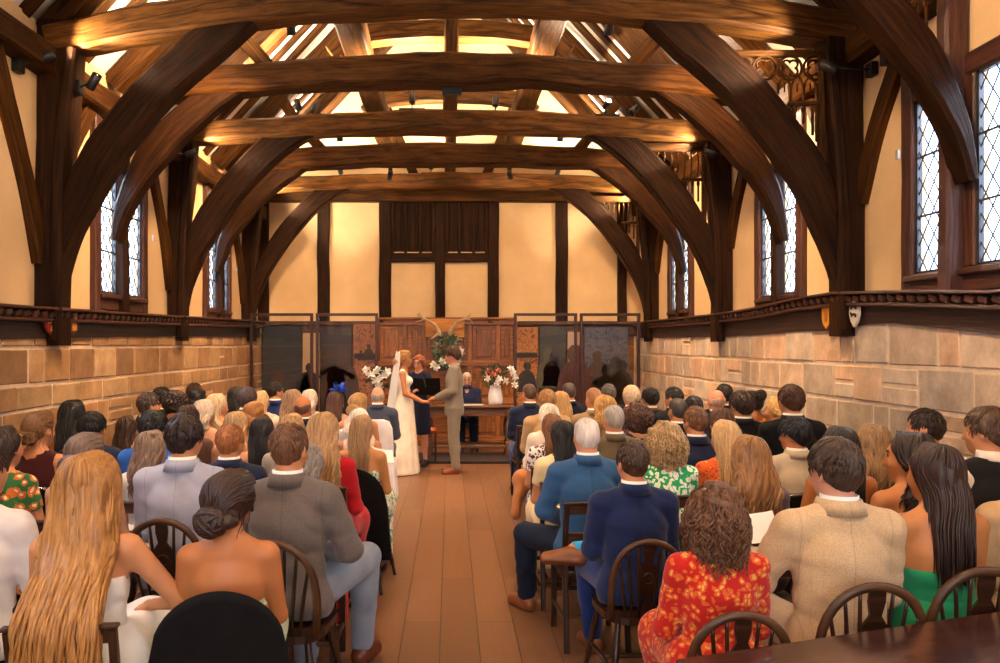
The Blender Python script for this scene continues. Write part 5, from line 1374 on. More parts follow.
def drape(me):
    n = len(me.vertices); co = np.empty(n * 3, np.float32); me.vertices.foreach_get('co', co); c = co.reshape(-1, 3)
    w = np.clip((-.12 - c[:, 2]) / .25, 0, 1); c[:, 1] -= .17 * w * w * (3 - 2 * w); me.vertices.foreach_set('co', c.reshape(-1)); me.update(); return me
HAIR = {
 'short': lambda: short_hair(seed=1), 'tous': lambda: short_hair(seed=2, vol=.006, tous=.006, fr=48, ln=.036), 'thick': lambda: short_hair(seed=3, vol=.012, tous=.007, fr=42, tufts=380, ln=.042),
 'crop': lambda: short_hair(seed=4, vol=-.003, tous=.0015, tufts=0, fr=150), 'bald': bald_hair, 'long': lambda: long_hair(seed=7), 'longw': lambda: long_hair(seed=8, L=.33, wave=.012, wf=2.2, spread=1.2, vol=.006),
 'curly': lambda: curly_hair(seed=9), 'curlys': lambda: curly_hair(seed=19, vol=.015, L=.12, N=150), 'bun': lambda: bun_hair(seed=10), 'updo': lambda: bun_hair(seed=11, br=.06, braid=True, vol=.008), 'bun2': lambda: bun_hair(seed=12, two=True, br=.040), 'puff': lambda: bun_hair(seed=13, low=False, br=.05, wisps=False),
 'bob': bob_hair, 'half': lambda: long_hair(seed=14, L=.30, spread=.9), 'verylong': lambda: drape(long_hair(vox=.009, seed=15, L=.74, spread=1.45, N=330, lr=.0085, vol=.012, wave=.009, wf=2, thick=1.1)),
 'straight': lambda: long_hair(vox=.008, seed=16, L=.43, spread=1.0, N=260, lr=.0065, vol=.002), 'bigwave': lambda: long_hair(vox=.009, seed=17, L=.42, spread=1.6, wave=.014, wf=2.6, N=260, lr=.0075, vol=.010),
 'auburn': lambda: curly_hair(vox=.009, seed=28, vol=.022, L=.31, N=520, cr=.013, lr=.0055),
 'curlbig': lambda: curly_hair(vox=.009, seed=18, vol=.035, L=.24, N=420, cr=.011, lr=.0055), 'ringlet': lambda: long_hair(vox=.009, seed=20, L=.30, spread=1.5, curl=.012, N=240, lr=.0065, vol=.016), 'bunbig': lambda: bun_hair(vox=.007, seed=21, br=.052, braid=True, vol=.006),
}
def hair_mesh(k, yaw=0., pitch=0.):
    base = k
    if k not in HC: HC[k] = HAIR[k]()
    me = HC[k]; n = len(me.vertices); co = np.empty(n * 3, np.float32); me.vertices.foreach_get('co', co); co = co.reshape(-1, 3)
    if co[:, 2].min() > -.17 or abs(yaw) < .02: return me, False
    kk = (k, round(yaw, 2))
    if kk not in HC:
        m2 = me.copy(); c = co.copy(); w = np.clip((c[:, 2] + .22) / .16, 0, 1); w = w * w * (3 - 2 * w); a = yaw * w; ca, sa = np.cos(a), np.sin(a)
        x, y = c[:, 0] * ca - c[:, 1] * sa, c[:, 0] * sa + c[:, 1] * ca; c[:, 0] = x; c[:, 1] = y; m2.vertices.foreach_set('co', c.reshape(-1)); m2.update(); HC[kk] = m2
    return HC[kk], True
def attach_hair(root, J, hk, hcol, hs=1.0):
    me, bent = hair_mesh(hk, J['yaw']); h = link('hair', me, root, [hairmat(*hcol.split())])
    M = Matrix.Identity(4) if bent else Matrix([list(r) for r in J['hR']]).to_4x4()
    h.matrix_local = Matrix.Translation(Vector(J['head'])) @ M @ Matrix.Scale(hs, 4); return h

# ---------------------------------------------------------------- archetype meshes, shared
AC = {}
def arch(key, fn):
    if key not in AC: AC[key] = fn()
    return AC[key]
YAWS = {-2: -.75, -1: -.25, 0: 0.0, 1: .25, 2: .75}     # + turns to the left of the picture
EYE = plain('eye_dark', (.02, .012, .008), .3); LIP = plain('lips', (.42, .10, .07), .5)
def outfit(root, kind, J, key, mats, vox, own=None):
    sx = J['sex']
    def add(name, mk, mat, pk=None):
        me = arch((pk or name, sx, key), mk); return link(name, me, root, [mat])
    if kind in ('suit', 'shirt', 'waistcoat', 'mixed'):
        add('jacket' if kind in ('suit', 'mixed') else 'shirt', lambda: top_garment(J, vox, .017 if kind in ('suit', 'mixed') else .011, style='jacket' if kind in ('suit', 'mixed') else 'shirt').mesh(), mats[0], 'jk' if kind in ('suit', 'mixed') else 'sh')
        if kind == 'waistcoat': add('waistcoat', lambda: top_garment(J, vox, .019, sleeve='none', hem=.56, style='jacket', tail=False).mesh(), mats[2], 'wc')
        add('trousers', lambda: trousers(J, vox).mesh(), mats[1])
        c = J['neck']
        def collar(r0, z0, z1, th=.006, tilt=.02, r1=None):
            r1 = r1 or r0 + .002
            mb = MB(); n = 28; i0 = len(mb.v)
            for (r, z) in ((r0, z0), (r1, z1), (r1 + th, z1 - .002), (r0 + th + .004, z0 - .004)):
                for i in range(n):
                    t = 2 * PI * i / n; y = -math.cos(t); mb.v.append(Vector((c[0] + math.sin(t) * r, c[1] + .004 + y * r * 1.04, c[2] + z - (y + .2) * tilt)))
            for l in range(4):
                for i in range(n): j = (i + 1) % n; a, b = l * n, ((l + 1) % 4) * n; mb.face([i0 + a + i, i0 + a + j, i0 + b + j, i0 + b + i], None, 0, True)
            return mb.mesh('collar', fix=True)
        add('shirt_collar', lambda: collar(.0615, -.012, .066, .005, .0), mats[2] if len(mats) > 2 and kind != 'waistcoat' else (mats[0] if kind != 'suit' else SHIRTW), 'sc')
        if kind in ('suit', 'mixed'): add('jacket_collar', lambda: collar(.090, .0, .052, .006, .0, .0725), mats[0], 'jc')
    else:
        slv = {'strapless': None, 'sleeveless': 'none', 'dress': 'short', 'longdress': 'long', 'off': None}[kind]
        if slv is None: add('bodice', lambda: strapless(J, vox, ztop=J.get('ztop', J['chest'][2] + (.02 if kind == 'off' else .0))).mesh(), mats[0], 'bo' + kind)
        else: add('bodice', lambda: top_garment(J, vox, .009, sleeve=slv, style='dress', tail=False, neckr=.078).mesh(), mats[0], 'bd' + kind)
        add('skirt', lambda: skirt(J).mesh(), mats[1] if len(mats) > 1 else mats[0])
    return
SHIRTW = fabric('plain', 'f2efea')
def person(px, py_, k, sex, hair, hcol, kind, cols, yaw, label, group=None, skin='d8966c', shoes='3a1d10', vox=.012, J=None, key=None, rz=0.0, pitch=0, roll=0, loc=None, hs=1.0):
    """one guest: the body is one surface, hair and clothes are its children"""
    own = J is not None
    if J is None: J = sit(sex, YAWS[yaw], 0); key = 'std'
    bkey = ('body', sex, key if own else yaw)
    x, y = px, py_
    root = link('person', arch(bkey, lambda: body(J, vox)), None, [skinmat(skin), EYE, LIP])
    root.location = (x, y, 0); root.rotation_euler = (0, 0, rz); root.scale = (k, k, k)
    tag(root, label, 'person', group)
    mats = [c if not isinstance(c, str) else fabric(*c.split()) for c in cols]
    outfit(root, kind, J, key, mats, vox)
    for q in 'LR':
        sm = plain('shoe_' + shoes, hexc(shoes), .4, var=.2); link('shoe', arch(('shoe' + q, sex, key), lambda: shoe(J, q)), root, [sm])
    if hair:
        attach_hair(root, J, hair, hcol, (1.0 if sex == 'm' else .97) * hs)
    return root
GUESTS = '''L1|-2.59|4.63|1.045|f|half|2c1a10|dress|paisley 2f6b3a c96a2e e8d9b0|-1|s|woman in green and orange paisley dress with long dark hair at the far left edge|
L2|-2.74|5.31|1.074|f|bun2|8a5f36 3a2415|sleeveless|plain 3a0a12|-1|s|woman in sleeveless maroon top with low double bun beside the left stone wall|
L3|-2.98|6.31|1.074|f|straight|120c0a|off|plain b9763f|-1|p|woman with long black hair and bare tan shoulders against the left stone wall|skin='b8743f'
L4|-2.66|5.93|0.969|m|thick|15100f|suit|plain 14213f;plain 14213f|-1|s|man with thick black hair in navy suit near the left wall|
L5|-1.98|4.33|1.042|f|updo|8c7468 2e211d|off|plain e9cfc8|-1|p|woman with curled grey brown updo and blush dress beside very long blonde hair|skin='e8b79c'
L7|-2.00|3.40|1.038|m|short|3a2415|shirt|plain d2c8c2;plain 2a2622|-1|w|man in white shirt cut off by the left edge of the picture|
L9|-2.71|6.71|0.948|f|long|3c2316|dress|plain b07a5a|-1|p|woman with straight brown hair between the black haired men and the left wall|
L10|-2.12|5.70|0.989|m|thick|0c0a0c|suit|plain 2a5fb4;plain 14213f|-1|p|black haired man in bright blue suit jacket in the left block|
L11|-2.76|7.31|1.026|m|short|4a3a34|suit|plain 1b1b20;plain 1b1b20|-2|p|man with short grey brown hair turned right, nearest the left wall in mid block|
L12|-2.98|8.25|1.024|m|short|0e0b0b|suit|plain 20222a;plain 20222a|-2|p|black haired man in profile leaning in beside the grey brown haired man|
L13|-2.71|7.90|1.067|f|curlys|2e170d|dress|plain 4a2a20|-1|p|woman with dark curly hair by the left wall, right of the two turned men|
L14|-2.98|9.31|1.018|m|short|3d2114|suit|plain 2b2a30;plain 2b2a30|-1|p|brown haired man farthest along the left wall|
L15|-2.77|8.75|1.039|f|updo|0d0b10|dress|plain 6b2a2a|-1|p|woman with glossy black pinned up hair in front of the platinum bob|
L16|-2.20|7.15|1.029|f|bob|e2d3c2 a89684|sleeveless|plain e5b08f|-1|p|woman with smooth platinum blonde bob and peach top in the left block|
L17|-2.26|7.77|1.042|f|half|d8c2a0 9c7f5c|sleeveless|plain d8a688|-2|p|blonde older woman in profile resting her chin, beside the platinum bob|
L18|-2.13|6.51|1.031|f|long|3a231a|dress|plain 5a4038|-1|p|brown haired woman just beyond the man in pale grey blue suit|
L19|-1.44|4.32|1.065|m|tous|2a1712 120a08|suit|plain a3a6bd;plain a3a6bd|-1|w|dark haired man in pale grey blue suit on a bow back chair, left block|vox=.010
L20|-1.89|5.05|0.987|f|longw|8f7766 4a342a|dress|plain e0d8d2|-1|p|woman with long ash brown hair left of the man in pale grey blue suit|
L21|-1.39|5.04|0.973|m|short|b87642 6a3818|suit|plain 131f3a;plain 131f3a|-1|p|ginger haired man in navy suit and white collar in the left block|hs=1.03
L22|-1.71|6.38|0.995|f|longw|c9a67a 8d6a42|strapless|plain 1f8fc0|-1|p|blonde woman in bright cyan dress beyond the ginger haired man|
L23|-1.74|7.07|1.020|f|updo|b98048 6d4220|dress|plain caa98c|-1|p|golden brown haired woman with hair pinned up in the middle of the left block|
L24|-2.13|8.38|1.011|m|thick|5a4a4a 1d1618|suit|plain 4a2226;plain 222226|-1|p|man with short curly dark grey hair right of the red floral dress|
L25|-2.51|9.37|1.031|f|half|140d0c|dress|floral a3182a d85a4a 5a0a14|-1|p|black haired woman in red floral dress near the far left corner|
L26|-2.13|9.03|1.009|f|long|d9bb8c 9a7648|dress|plain d8b8a4|-1|p|fair haired woman squeezed beside the curly dark grey haired man|
L27|-2.14|9.79|1.011|m|short|241812|suit|plain 182c60;plain 182c60|-2|p|dark haired man in blue suit and glasses in the front left row|glasses=1
L28|-1.61|8.17|1.055|f|longw|a2805e 5c4028|dress|plain c8b09a|-1|p|woman with long light brown hair left of the tanned bald man|
L29|-1.39|7.53|0.995|m|bald|6a4a38|suit|plain 22202a;plain 22202a|-1|p|tanned bald man in dark jacket in the left block|skin='c07a4c'
L30|-1.58|9.01|1.019|f|bob|d6cbbd 9a8d80|dress|plain efe6de|-1|p|white haired woman in white top beyond the tanned bald man|
L31|-1.22|8.55|1.031|f|straight|5d3b24 2d1a0e|sleeveless|plain caa087|-1|p|woman with straight brown hair wearing a blue feather fascinator|fasc=1
L32|-1.41|6.00|0.991|f|straight|170e0c|strapless|plain d9a58e|-1|p|woman with very straight black hair and bare shoulders left of the grey suited man|
L33|-1.11|5.61|1.034|f|bob|c8a070 7a5228|dress|plain 96887a|-1|p|blonde woman directly beyond the man in brown grey suit|
L35|-0.82|5.18|1.067|f|bigwave|c8a070 7c542c|longdress|plain b0101c|-1|p|woman with wavy blonde hair in long sleeved red dress on a railed chair|
L36|-0.80|4.53|0.968|f|bob|a39a94 4a4340|longdress|plain c01a22|-1|p|short grey haired woman in scarlet jacket beside the grey suited man|
L37|-0.67|6.06|0.998|f|straight|b48e62 6f4c2c|strapless|floral e8dcc0 3aa08a c98a3a|-1|r|blonde woman with bare shoulders, black jacket hung over her chair by the aisle|skin='cf8f56'
L38|-0.77|6.78|0.989|f|bob|efe8dc b8aea0|sleeveless|plain e6c6b4|-1|p|woman with snow white hair beyond the bare shouldered blonde|
L39|-0.92|7.99|1.039|f|updo|c29a62 7c5530|sleeveless|plain e8bfae|-1|c|woman with curled blonde updo on white covered chair in second left row|
L40|-0.86|9.52|0.984|m|bald|b9aca0|suit|plain 3a3f52;plain 2c3a55|-1|c|bald man in slate grey suit on white covered chair beside the bride|skin='dba183'
R1|0.94|9.43|1.005|m|crop|5c4334|suit|plain 121d3c;plain 1c3a78|1|p|man with cropped brown hair in navy suit at the front of the right block|
R2|1.00|8.21|1.003|m|tous|b98a58 6d4a28|suit|plain b49468;plain d8cdbb|1|p|sandy haired man in tan jacket in second right row by the aisle|
R3|1.23|8.86|1.008|f|longw|c39a68 85602f|dress|plain e8dcc8|1|p|blonde woman in cream behind the front row, right of the sandy haired man|
R4|1.45|9.73|1.004|m|crop|4a3a34|suit|plain 101629;plain 101629|1|p|short haired man in dark navy suit, second from the aisle at the right front|
R5|0.90|7.27|0.994|f|bob|f0e8d8 b8a98e|longdress|plain e6d6c6|1|p|white haired woman in cream cardigan in the right block by the aisle|
R6|0.82|6.42|0.980|f|half|8a5a34 4a2a14|dress|floral e9e2da 17151a c2425a|1|p|brown haired woman in black and white patterned dress with tan coat on her lap|coat=1
R7|0.80|5.69|0.995|f|straight|17100f|dress|plain ecd6a4|1|p|black haired woman in pale yellow dress left of the man in blue suit|
R9|1.49|8.26|1.016|m|crop|a87550|suit|plain 8a7257;plain 5a4a3a|1|p|balding ginger man in brown jacket near the right front|skin='d8936a'
R10|1.46|7.53|1.038|f|ringlet|c99e5c 7c5526|dress|plain 8a5a5a|1|p|woman with long golden ringlets in the right block|
R11|1.88|9.46|1.004|m|short|6a6460 2a2624|suit|plain 26242a;plain 26242a|1|p|dark grey haired man in the front rows, beyond the golden ringlets|
R12|1.29|6.28|0.994|m|crop|a9a29c 6a625c|suit|tweed 6f6048 4a3e2c;plain 3a3228|1|p|grey haired man in olive brown tweed jacket in the right block|
R13|1.99|8.76|1.012|m|tous|d8c2a8 a5896c|suit|plain 2a2c36;plain 2a2c36|1|p|fair silver haired man near the end of the right stone wall|
R14|1.60|6.83|1.026|f|curly|5a3420 1e0f08|dress|plain 2a2230|1|p|woman with dark brown frizzy curls right of the man in tweed|
R15|1.37|5.08|1.024|f|curlbig|c2a070 5e4022|longdress|floral 1e9a58 e8ead8 cfe0b8|1|p|woman with big blonde curls in green and white leaf pattern dress|
R17|2.32|9.24|0.969|m|thick|0c0a0c|suit|plain 4c3a34;plain 26222a|1|p|black haired man in brown jacket at the end of the right stone wall|
R18|2.39|8.53|1.013|m|short|14100f|suit|plain 14161c;plain 14161c|2|p|dark haired man turned left near the right stone wall, front rows|
R20|2.35|7.70|0.981|m|short|16121a|suit|plain 20222c;plain 20222c|1|p|dark haired head between the front rows and man with white shirt collar|
R21|2.04|7.14|0.993|m|crop|4c4642 1e1a18|suit|plain 14172c;plain 14172c|1|p|man with cropped dark grey hair and white collar in the right block|
R22|1.85|6.01|1.003|m|short|80583a 422614|suit|plain 121b38;plain 121b38|1|p|brown haired man in navy suit right of the big blonde curls|
R23|2.72|8.15|1.013|m|bald|c0a090|suit|plain 2c2a30;plain 2c2a30|1|p|bald pink headed man in the right block|skin='dc9c84'
R24|2.98|8.67|1.032|m|short|1c1412|suit|plain 14141a;plain 14141a|1|p|dark haired man in black suit closest to the right stone wall near its middle|
R25|2.20|6.47|1.014|f|bob|5e3a1e 2e1a0c|dress|plain 6a5a4a|1|p|woman with smooth chestnut bob behind the straight blonde hair|
R26|1.82|5.28|1.025|f|straight|dcb886 9a7040|dress|floral e0662a b83a18 f0a060|1|p|woman with straight blonde hair in orange flower print dress|
R27|2.59|7.08|1.036|m|thick|3c2820 180e0a|suit|plain 0e1018;plain 0e1018|1|s|brown haired young man in black suit in the right block|
R28|3.05|8.00|1.060|f|puff|150e0c|sleeveless|plain b8741f|1|p|woman with curly black puff of hair in mustard dress|skin='8a5230'
R29|2.97|7.25|1.046|f|bob|d6b078 9a7444|dress|plain c8a888|2|p|fair haired guest by the right wall beside the mustard dress|
R30|2.81|6.57|1.100|m|tous|4c2c1c 22120c|suit|plain 0b0d14;plain 0b0d14|1|s|tall man in black suit with brown quiff beside the right stone wall|
R31|1.62|4.32|1.026|f|bigwave|a87848 4e3018|dress|plain 5c4a50|1|p|woman with long tousled golden brown hair in front of the straight blonde|
R32|2.38|5.50|0.970|m|thick|08080c 1a1a22|suit|plain b5a58e;plain 8a7c68|2|s|man with slick jet black hair in stone coloured jacket|skin='c08058'
R33|2.24|4.59|1.047|f|straight|1c110e|strapless|plain 28202a|1|p|dark haired woman with bare shoulders mostly hidden by the cream suited man|skin='c07a42'
R35|2.58|4.87|1.031|f|bigwave|a07c54 54381f|dress|plain a01a30|1|p|woman with long highlighted hair in dark red dress by the right wall|
R36|2.98|4.99|1.051|m|short|26160f|shirt|plain ece4dc;plain 26242a|2|p|dark haired man in white shirt looking left against the right stone wall|
R37|2.31|4.01|1.069|f|longw|2a1810|strapless|plain d9572a|2|p|dark haired woman looking left in orange strappy dress near the right wall|skin='c98350'
R39|2.90|4.29|1.095|m|tous|5a4230 2c1c12|waistcoat|plain ecdfd4;plain 17161c;plain 14141a|2|p|man in white shirt and black waistcoat at the right edge looking left|
R40|2.60|3.58|1.030|m|short|3a2a20|suit|plain b4946c;plain 5a4a38|1|w|man in tan jacket cut off by the right edge of the picture|'''
random.seed(21)
GL, GR = 'seated wedding guests left of the aisle', 'seated wedding guests right of the aisle'
CHL = {'w': 'bow back chair', 'p': 'dark wooden chair', 's': 'black padded chair', 'c': 'white covered chair', 'r': 'chair draped in black'}
def chair_for(ch, x, y, k, rz, label):
    place_chair(ch, x, y - .005, rz, k, CHL[ch] + ' of the ' + ' '.join(label.split()[:10]), 'chairs of the wedding guests')
fascin = None
for ln in GUESTS.split('\n'):
    f = ln.split('|'); gid, x, y, k, sex, hair, hcol, kind, cols, yaw, ch, label, ex = f
    kw = dict(e.split('=') for e in ex.split(';') if e)
    px_, py_, k = float(x), float(y), float(k); yw = int(yaw)
    kk = {a: (float(b) if a in ('vox', 'hs') else b.strip("'")) for a, b in kw.items() if a in ('vox', 'hs', 'skin')}
    kk.pop('vox', None)
    rz = random.uniform(-.07, .07) + (.04 if px_ > 0 else -.04)
    if kind in ('suit', 'waistcoat'): cols = [fabric(*c.split(), seam=(q_ == 0)) for q_, c in enumerate(cols.split(';'))]
    else: cols = cols.split(';')
    root = person(px_, py_, k, sex, hair, hcol, kind, cols, yw, label, GL if gid[0] == 'L' else GR, rz=rz, **kk)
    chair_for(ch, px_, py_, k, rz, label)
    J = sit(sex, YAWS[yw]); M = Matrix.Translation(Vector(J['head'])) @ Matrix([list(r) for r in J['hR']]).to_4x4()
    if 'glasses' in kw:
        mb = MB()
        for sd in (-1, 1):
            mb.tube([(sd * .031 + .022 * math.cos(t), .098, .002 + .018 * math.sin(t)) for t in [q * PI / 6 for q in range(12)]], .0025, 5, spline=False, closed=True, up=(0, 1, 0)); mb.tube([(sd * .052, .097, .004), (sd * .082, .05, .006), (sd * .084, -.02, .0)], .0022, 5)
        o = mb.build('glasses', IRON, root); o.matrix_local = M
    if 'fasc' in kw:
        r = empty('fascinator', (px_, py_, 0), rz, k); tag(r, 'bright blue feather fascinator worn in straight brown hair', 'fascinator'); BL = plain('blue_feather', (.02, .09, .55), .6, var=.3)
        mb = MB()
        for q in range(60):
            d = Vector((random.gauss(.4, .8), random.gauss(0, .6), abs(random.gauss(.4, .5)))).normalized(); leaf(mb, (.03, .0, .115), d, random.uniform(.05, .12), .035)
        mb.lathe([(.001, 0), (.03, .0), (.028, .012), (.001, .016)], (.03, 0, .108), 12); o = mb.build('feathers', BL, r); o.matrix_local = M
    if 'coat' in kw:
        F_ = Field((-.45, -.1, .25), (.2, .6, .75), .012); F_.rc((-.05, .12, .62), (-.22, .35, .60), .06, .07, k=.05); F_.rc((-.22, .30, .60), (-.27, .30, .34), .085, .07, k=.05, sq=(.6, 1.5, 1)); F_.disp(lambda X, Y, Z: wr_(X, Y, Z, .006))
        o = link('folded_coat', F_.mesh('coat'), None, [fabric('plain', 'b5703a')]); o.location = (px_, py_, .06); tag(o, 'tan coat folded over the lap of the woman in black and white dress', 'coat')

# ---------------------------------------------------------------- the nearest guests, posed one by one
def near(gid, x, y, k, sex, hair, hcol, kind, cols, label, ch, yaw=0, rz=0, pitch=0, roll=0, joints=None, vox=.009, zt=None, cy=0, ck=None, **kw):
    J = sit(sex, yaw, pitch, roll)
    if zt: J['ztop'] = zt
    for a, b in (joints or {}).items(): J[a] = V3(*b)
    if kind == 'suit': cols = [fabric(*c.split(), seam=(q_ == 0)) for q_, c in enumerate(cols)]
    r = person(x, y, k, sex, hair, hcol, kind, cols, 0, label, GL if x < 0 else GR, vox=vox, J=J, key=gid, rz=rz, **kw)
    if ch: chair_for(ch, x, y + cy, ck or k, rz, label)
    return r, J
# very long blonde hair, white dress
near('a', -1.38, 3.05, 1.075, 'f', 'verylong', 'bd8646 6b4018', 'strapless', ['plain efe9e2', 'plain f2ede6'], 'woman with very long golden blonde hair to her waist at the lower left', 'p', yaw=-.15, skin='d9976a', hs=1.12, ck=.94, rz=.10,
     joints={'elR': (.30, .06, .74), 'wrR': (.16, .28, .66)})
# dark updo, strapless mint dress, black cloth over the chair
near('b', -.87, 3.15, 1.02, 'f', 'bunbig', '3c2218 140b08', 'strapless', ['plain b9cfa6', 'plain c3d6b0'], 'woman with dark pinned up hair and bare back in mint dress at lower left', 'r', yaw=-.45, roll=.08, rz=.16, skin='c9814f', hs=1.1, zt=.79)
# brown grey suit, leg out into the aisle
near('c', -.78, 3.86, 1.065, 'm', 'short', '7a5236 3a2215', 'suit', ['tweed 6d625c 574d49', 'plain 7f8794'], 'man in brown grey checked suit, leg out by the aisle', 'w', yaw=-.2, shoes='5a2a18', rz=-.06,
     joints={'knR': (.27, .50, .60), 'anR': (.235, .60, .115), 'toeR': (.27, .72, .04), 'knL': (-.05, .46, .545), 'anL': (-.02, .42, .10), 'toeL': (-.02, .55, .035), 'elR': (.27, .05, .76), 'wrR': (.12, .30, .68)})
# navy suit, ankle over knee
near('d', .965, 4.21, .967, 'm', 'short', '4e3626 22150e', 'suit', ['plain 101f48', 'plain 142c66'], 'man in navy suit with ankle crossed over knee, showing blue sock', 'w', yaw=.15, shoes='7a4420', rz=.06,
     joints={'knL': (-.14, .48, .545), 'anL': (-.10, .52, .10), 'toeL': (-.12, .66, .035), 'hpR': (.08, .02, .57), 'knR': (.17, .44, .66), 'anR': (-.25, .37, .66), 'toeR': (-.42, .33, .60), 'dnR': (-.1, -.55, -.8), 'calf': (0, .0, 0)})
# curly auburn hair, red floral dress
near('h', .85, 4.95, 1.01, 'm', 'crop', 'e9e4de b8a79c', 'suit', ['tweed 33608f 264668', 'plain 141d30'], 'white haired man in mid blue suit jacket by the aisle', 'p', yaw=.1, shoes='7a4420', skin='e0a080', vox=.010, rz=.05,
     joints={'knL': (-.33, .36, .545), 'anL': (-.30, .50, .10), 'toeL': (-.36, .61, .035), 'elL': (-.25, .08, .76)})
near('e', 1.03, 3.09, .99, 'f', 'auburn', '734a2c 24120a', 'longdress', ['floral b41c12 cc5a26 d8a04c', 'floral b41c12 cc5a26 d8a04c'], 'woman with chestnut curls in red flower patterned dress at the lower right', 'w', yaw=.1, hs=1.02)
# cream suit
r, J = near('f', 1.57, 3.24, 1.061, 'm', 'tous', '4a362a 1e130d', 'suit', ['tweed d2b48e b2926c', 'tweed d2b48e b2926c'], 'man in cream beige suit on bow back chair holding a white paper, lower right', 'w', yaw=.35, rz=.0, skin='dba083', joints={'elL': (-.27, .08, .78), 'wrL': (-.17, .36, .79), 'hdL': (-.15, .9, .25)})
# green dress
near('g', 2.05, 3.37, 1.088, 'f', 'straight', '3a2118 1a0d08', 'strapless', ['plain 1f8a5e', 'plain 1f8a5e'], 'woman with long straight dark brown hair and bare back in emerald dress', 'w', yaw=.25, rz=.02, skin='cf8a54', hs=1.0, zt=.80)
# blue sock of the navy suited man is part of him
for o in list(COL.objects):
    if o.name.startswith('person') and o.parent is None and 'blue sock' in str(o.get('label')):
        mb = MB(); mb.tube([(-.10, .395, .66), (-.25, .37, .66)], lambda t: .052 - .008 * t, 12, spline=False); mb.build('sock', fabric('plain', '3aa4d8'), o)
def paper(loc, rot, lab, sz=(.21, .148)):
    b = MB(); n = 7
    for i in range(n + 1):
        u = i / n * 2 - 1
        for w_ in (-1, 1):
            for t in (0, .0012): b.v.append(Vector((u * sz[0] / 2, w_ * sz[1] / 2, .012 * u * u + t)))
    for i in range(n):
        a = i * 4; b.face([a, a + 4, a + 6, a + 2]); b.face([a + 1, a + 3, a + 7, a + 5]); b.face([a, a + 1, a + 5, a + 4]); b.face([a + 2, a + 6, a + 7, a + 3])
    b.face([0, 2, 3, 1]); b.face([n * 4, n * 4 + 1, n * 4 + 3, n * 4 + 2])
    o = b.build('order_of_service', plain('paper_white', (.75, .73, .68), .7)); o.location = loc; o.rotation_euler = rot; tag(o, lab, 'paper'); return o
paper((1.39, 3.70, .95), (R(38), R(-8), R(-12)), 'white order of service held in front of the cream suited man', (.23, .17))
paper((-.55, 6.32, .93), (R(35), R(15), R(20)), 'white order of service in the hand of bare shouldered blonde woman')

# ---------------------------------------------------------------- bride, groom, celebrant, registrar
SUITG = fabric('tweed', '8d8478', '6c6459')
def figure_standing(J, x, y, k, rz, label, skin, vox=.009):
    r = link('person', body(J, vox), None, [skinmat(skin), EYE, LIP]); r.location = (x, y, 0); r.rotation_euler = (0, 0, rz); r.scale = (k, k, k); tag(r, label, 'person'); return r
def hair_on(r, J, hk, hcol, hs=1.0): attach_hair(r, J, hk, hcol, hs)
# groom faces the bride (-X)
J = stand('m', 0, -.06)
for q, sd in (('L', -1), ('R', 1)): J['el' + q] = V3(sd * .24, .02, 1.15); J['wr' + q] = V3(sd * .05, .24, 1.04); J['hd' + q] = V3(-sd * .1, 1, -.1); J['an' + q] = V3(sd * .09, -.02, .09)
g = figure_standing(J, .06, 11.25, 1.015, PI / 2, 'groom in grey brown suit and tan shoes holding the hands of the bride', 'd9997a')
link('jacket', top_garment(J, .010, .018, hem=.80, tail=True, standing=True).mesh(), g, [SUITG]); link('trousers', trousers(J, .010, standing=True).mesh(), g, [SUITG])
for q in 'LR': link('shoe', shoe(J, q), g, [plain('shoe_6a3018', hexc('6a3018'), .35)])
hair_on(g, J, 'thick', '4c2c1a 1e100a')
mb = MB(); c = J['neck']; mb.tube([(c[0] + .062 * math.cos(t), c[1] + .066 * math.sin(t) + .004, c[2] + .012 + .012 * math.sin(t + PI)) for t in [q * PI / 12 for q in range(24)]], .012, 6, spline=False, closed=True); mb.build('shirt_collar', SHIRTW, g)
# bride faces the groom (+X)
J = stand('f', 0, -.04)
for q, sd in (('L', -1), ('R', 1)): J['el' + q] = V3(sd * .20, .04, 1.14); J['wr' + q] = V3(sd * .06, .27, 1.02); J['hd' + q] = V3(-sd * .1, 1, -.05)
bx = -.66; b_ = figure_standing(J, bx, 11.25, .985, -PI / 2, 'bride in long white lace gown and veil holding the hands of the groom', 'c98a62')
LACE = fabric('plain', 'efe6da')
def gown():
    f = Field((-.5, -.62, -.01), (.5, .40, 1.6), .012)
    sq = (1, .70, 1); f.rc((0, 0, .95), (0, 0, 1.10), .160, .115, k=.05, sq=sq); f.rc((0, 0, 1.10), (0, 0, 1.30), .115, .135, k=.05, sq=sq); f.rc((0, 0, 1.30), (0, 0, 1.41), .135, .10, k=.05, sq=sq)
    for sd in (-1, 1): f.el((sd * .06, .078, 1.31), (.064, .062, .064), None, .03); f.rc((sd * .075, -.02, 1.40), (sd * .125, 0, 1.445), .045, .042, k=.04)
    f.rc((0, .0, .95), (0, -.05, .05), .165, .30, k=.06, sq=(1, .95, 1)); f.rc((0, -.15, .25), (0, -.42, .05), .18, .12, k=.12, sq=(1.5, 1, .7))
    f.disp(lambda X, Y, Z: .010 * np.sin(np.arctan2(X, Y + .05) * 13) * np.clip((1.0 - Z), 0, 1)); f.rc((0, -.01, 1.44), (0, .03, 1.65), .075, .08, k=.01, op='s')
    f.rc((0, .10, 1.42), (0, .14, 1.60), .06, .10, k=.02, op='s'); f.cut(lambda X, Y, Z: .004 - Z); f.cut(lambda X, Y, Z: np.minimum(np.abs(X) - .155, Z - 1.18)); return f.mesh()
link('wedding_gown', gown(), b_, [LACE])
mb = MB()
for k_ in range(9): t = k_ / 8; mb.lathe([(.001, 0), (.007, .003), (.001, .008)], (-.0, -.098 - .0 * t, 1.36 - .35 * t), 6, rot=Matrix.Rotation(PI / 2, 3, 'X'))
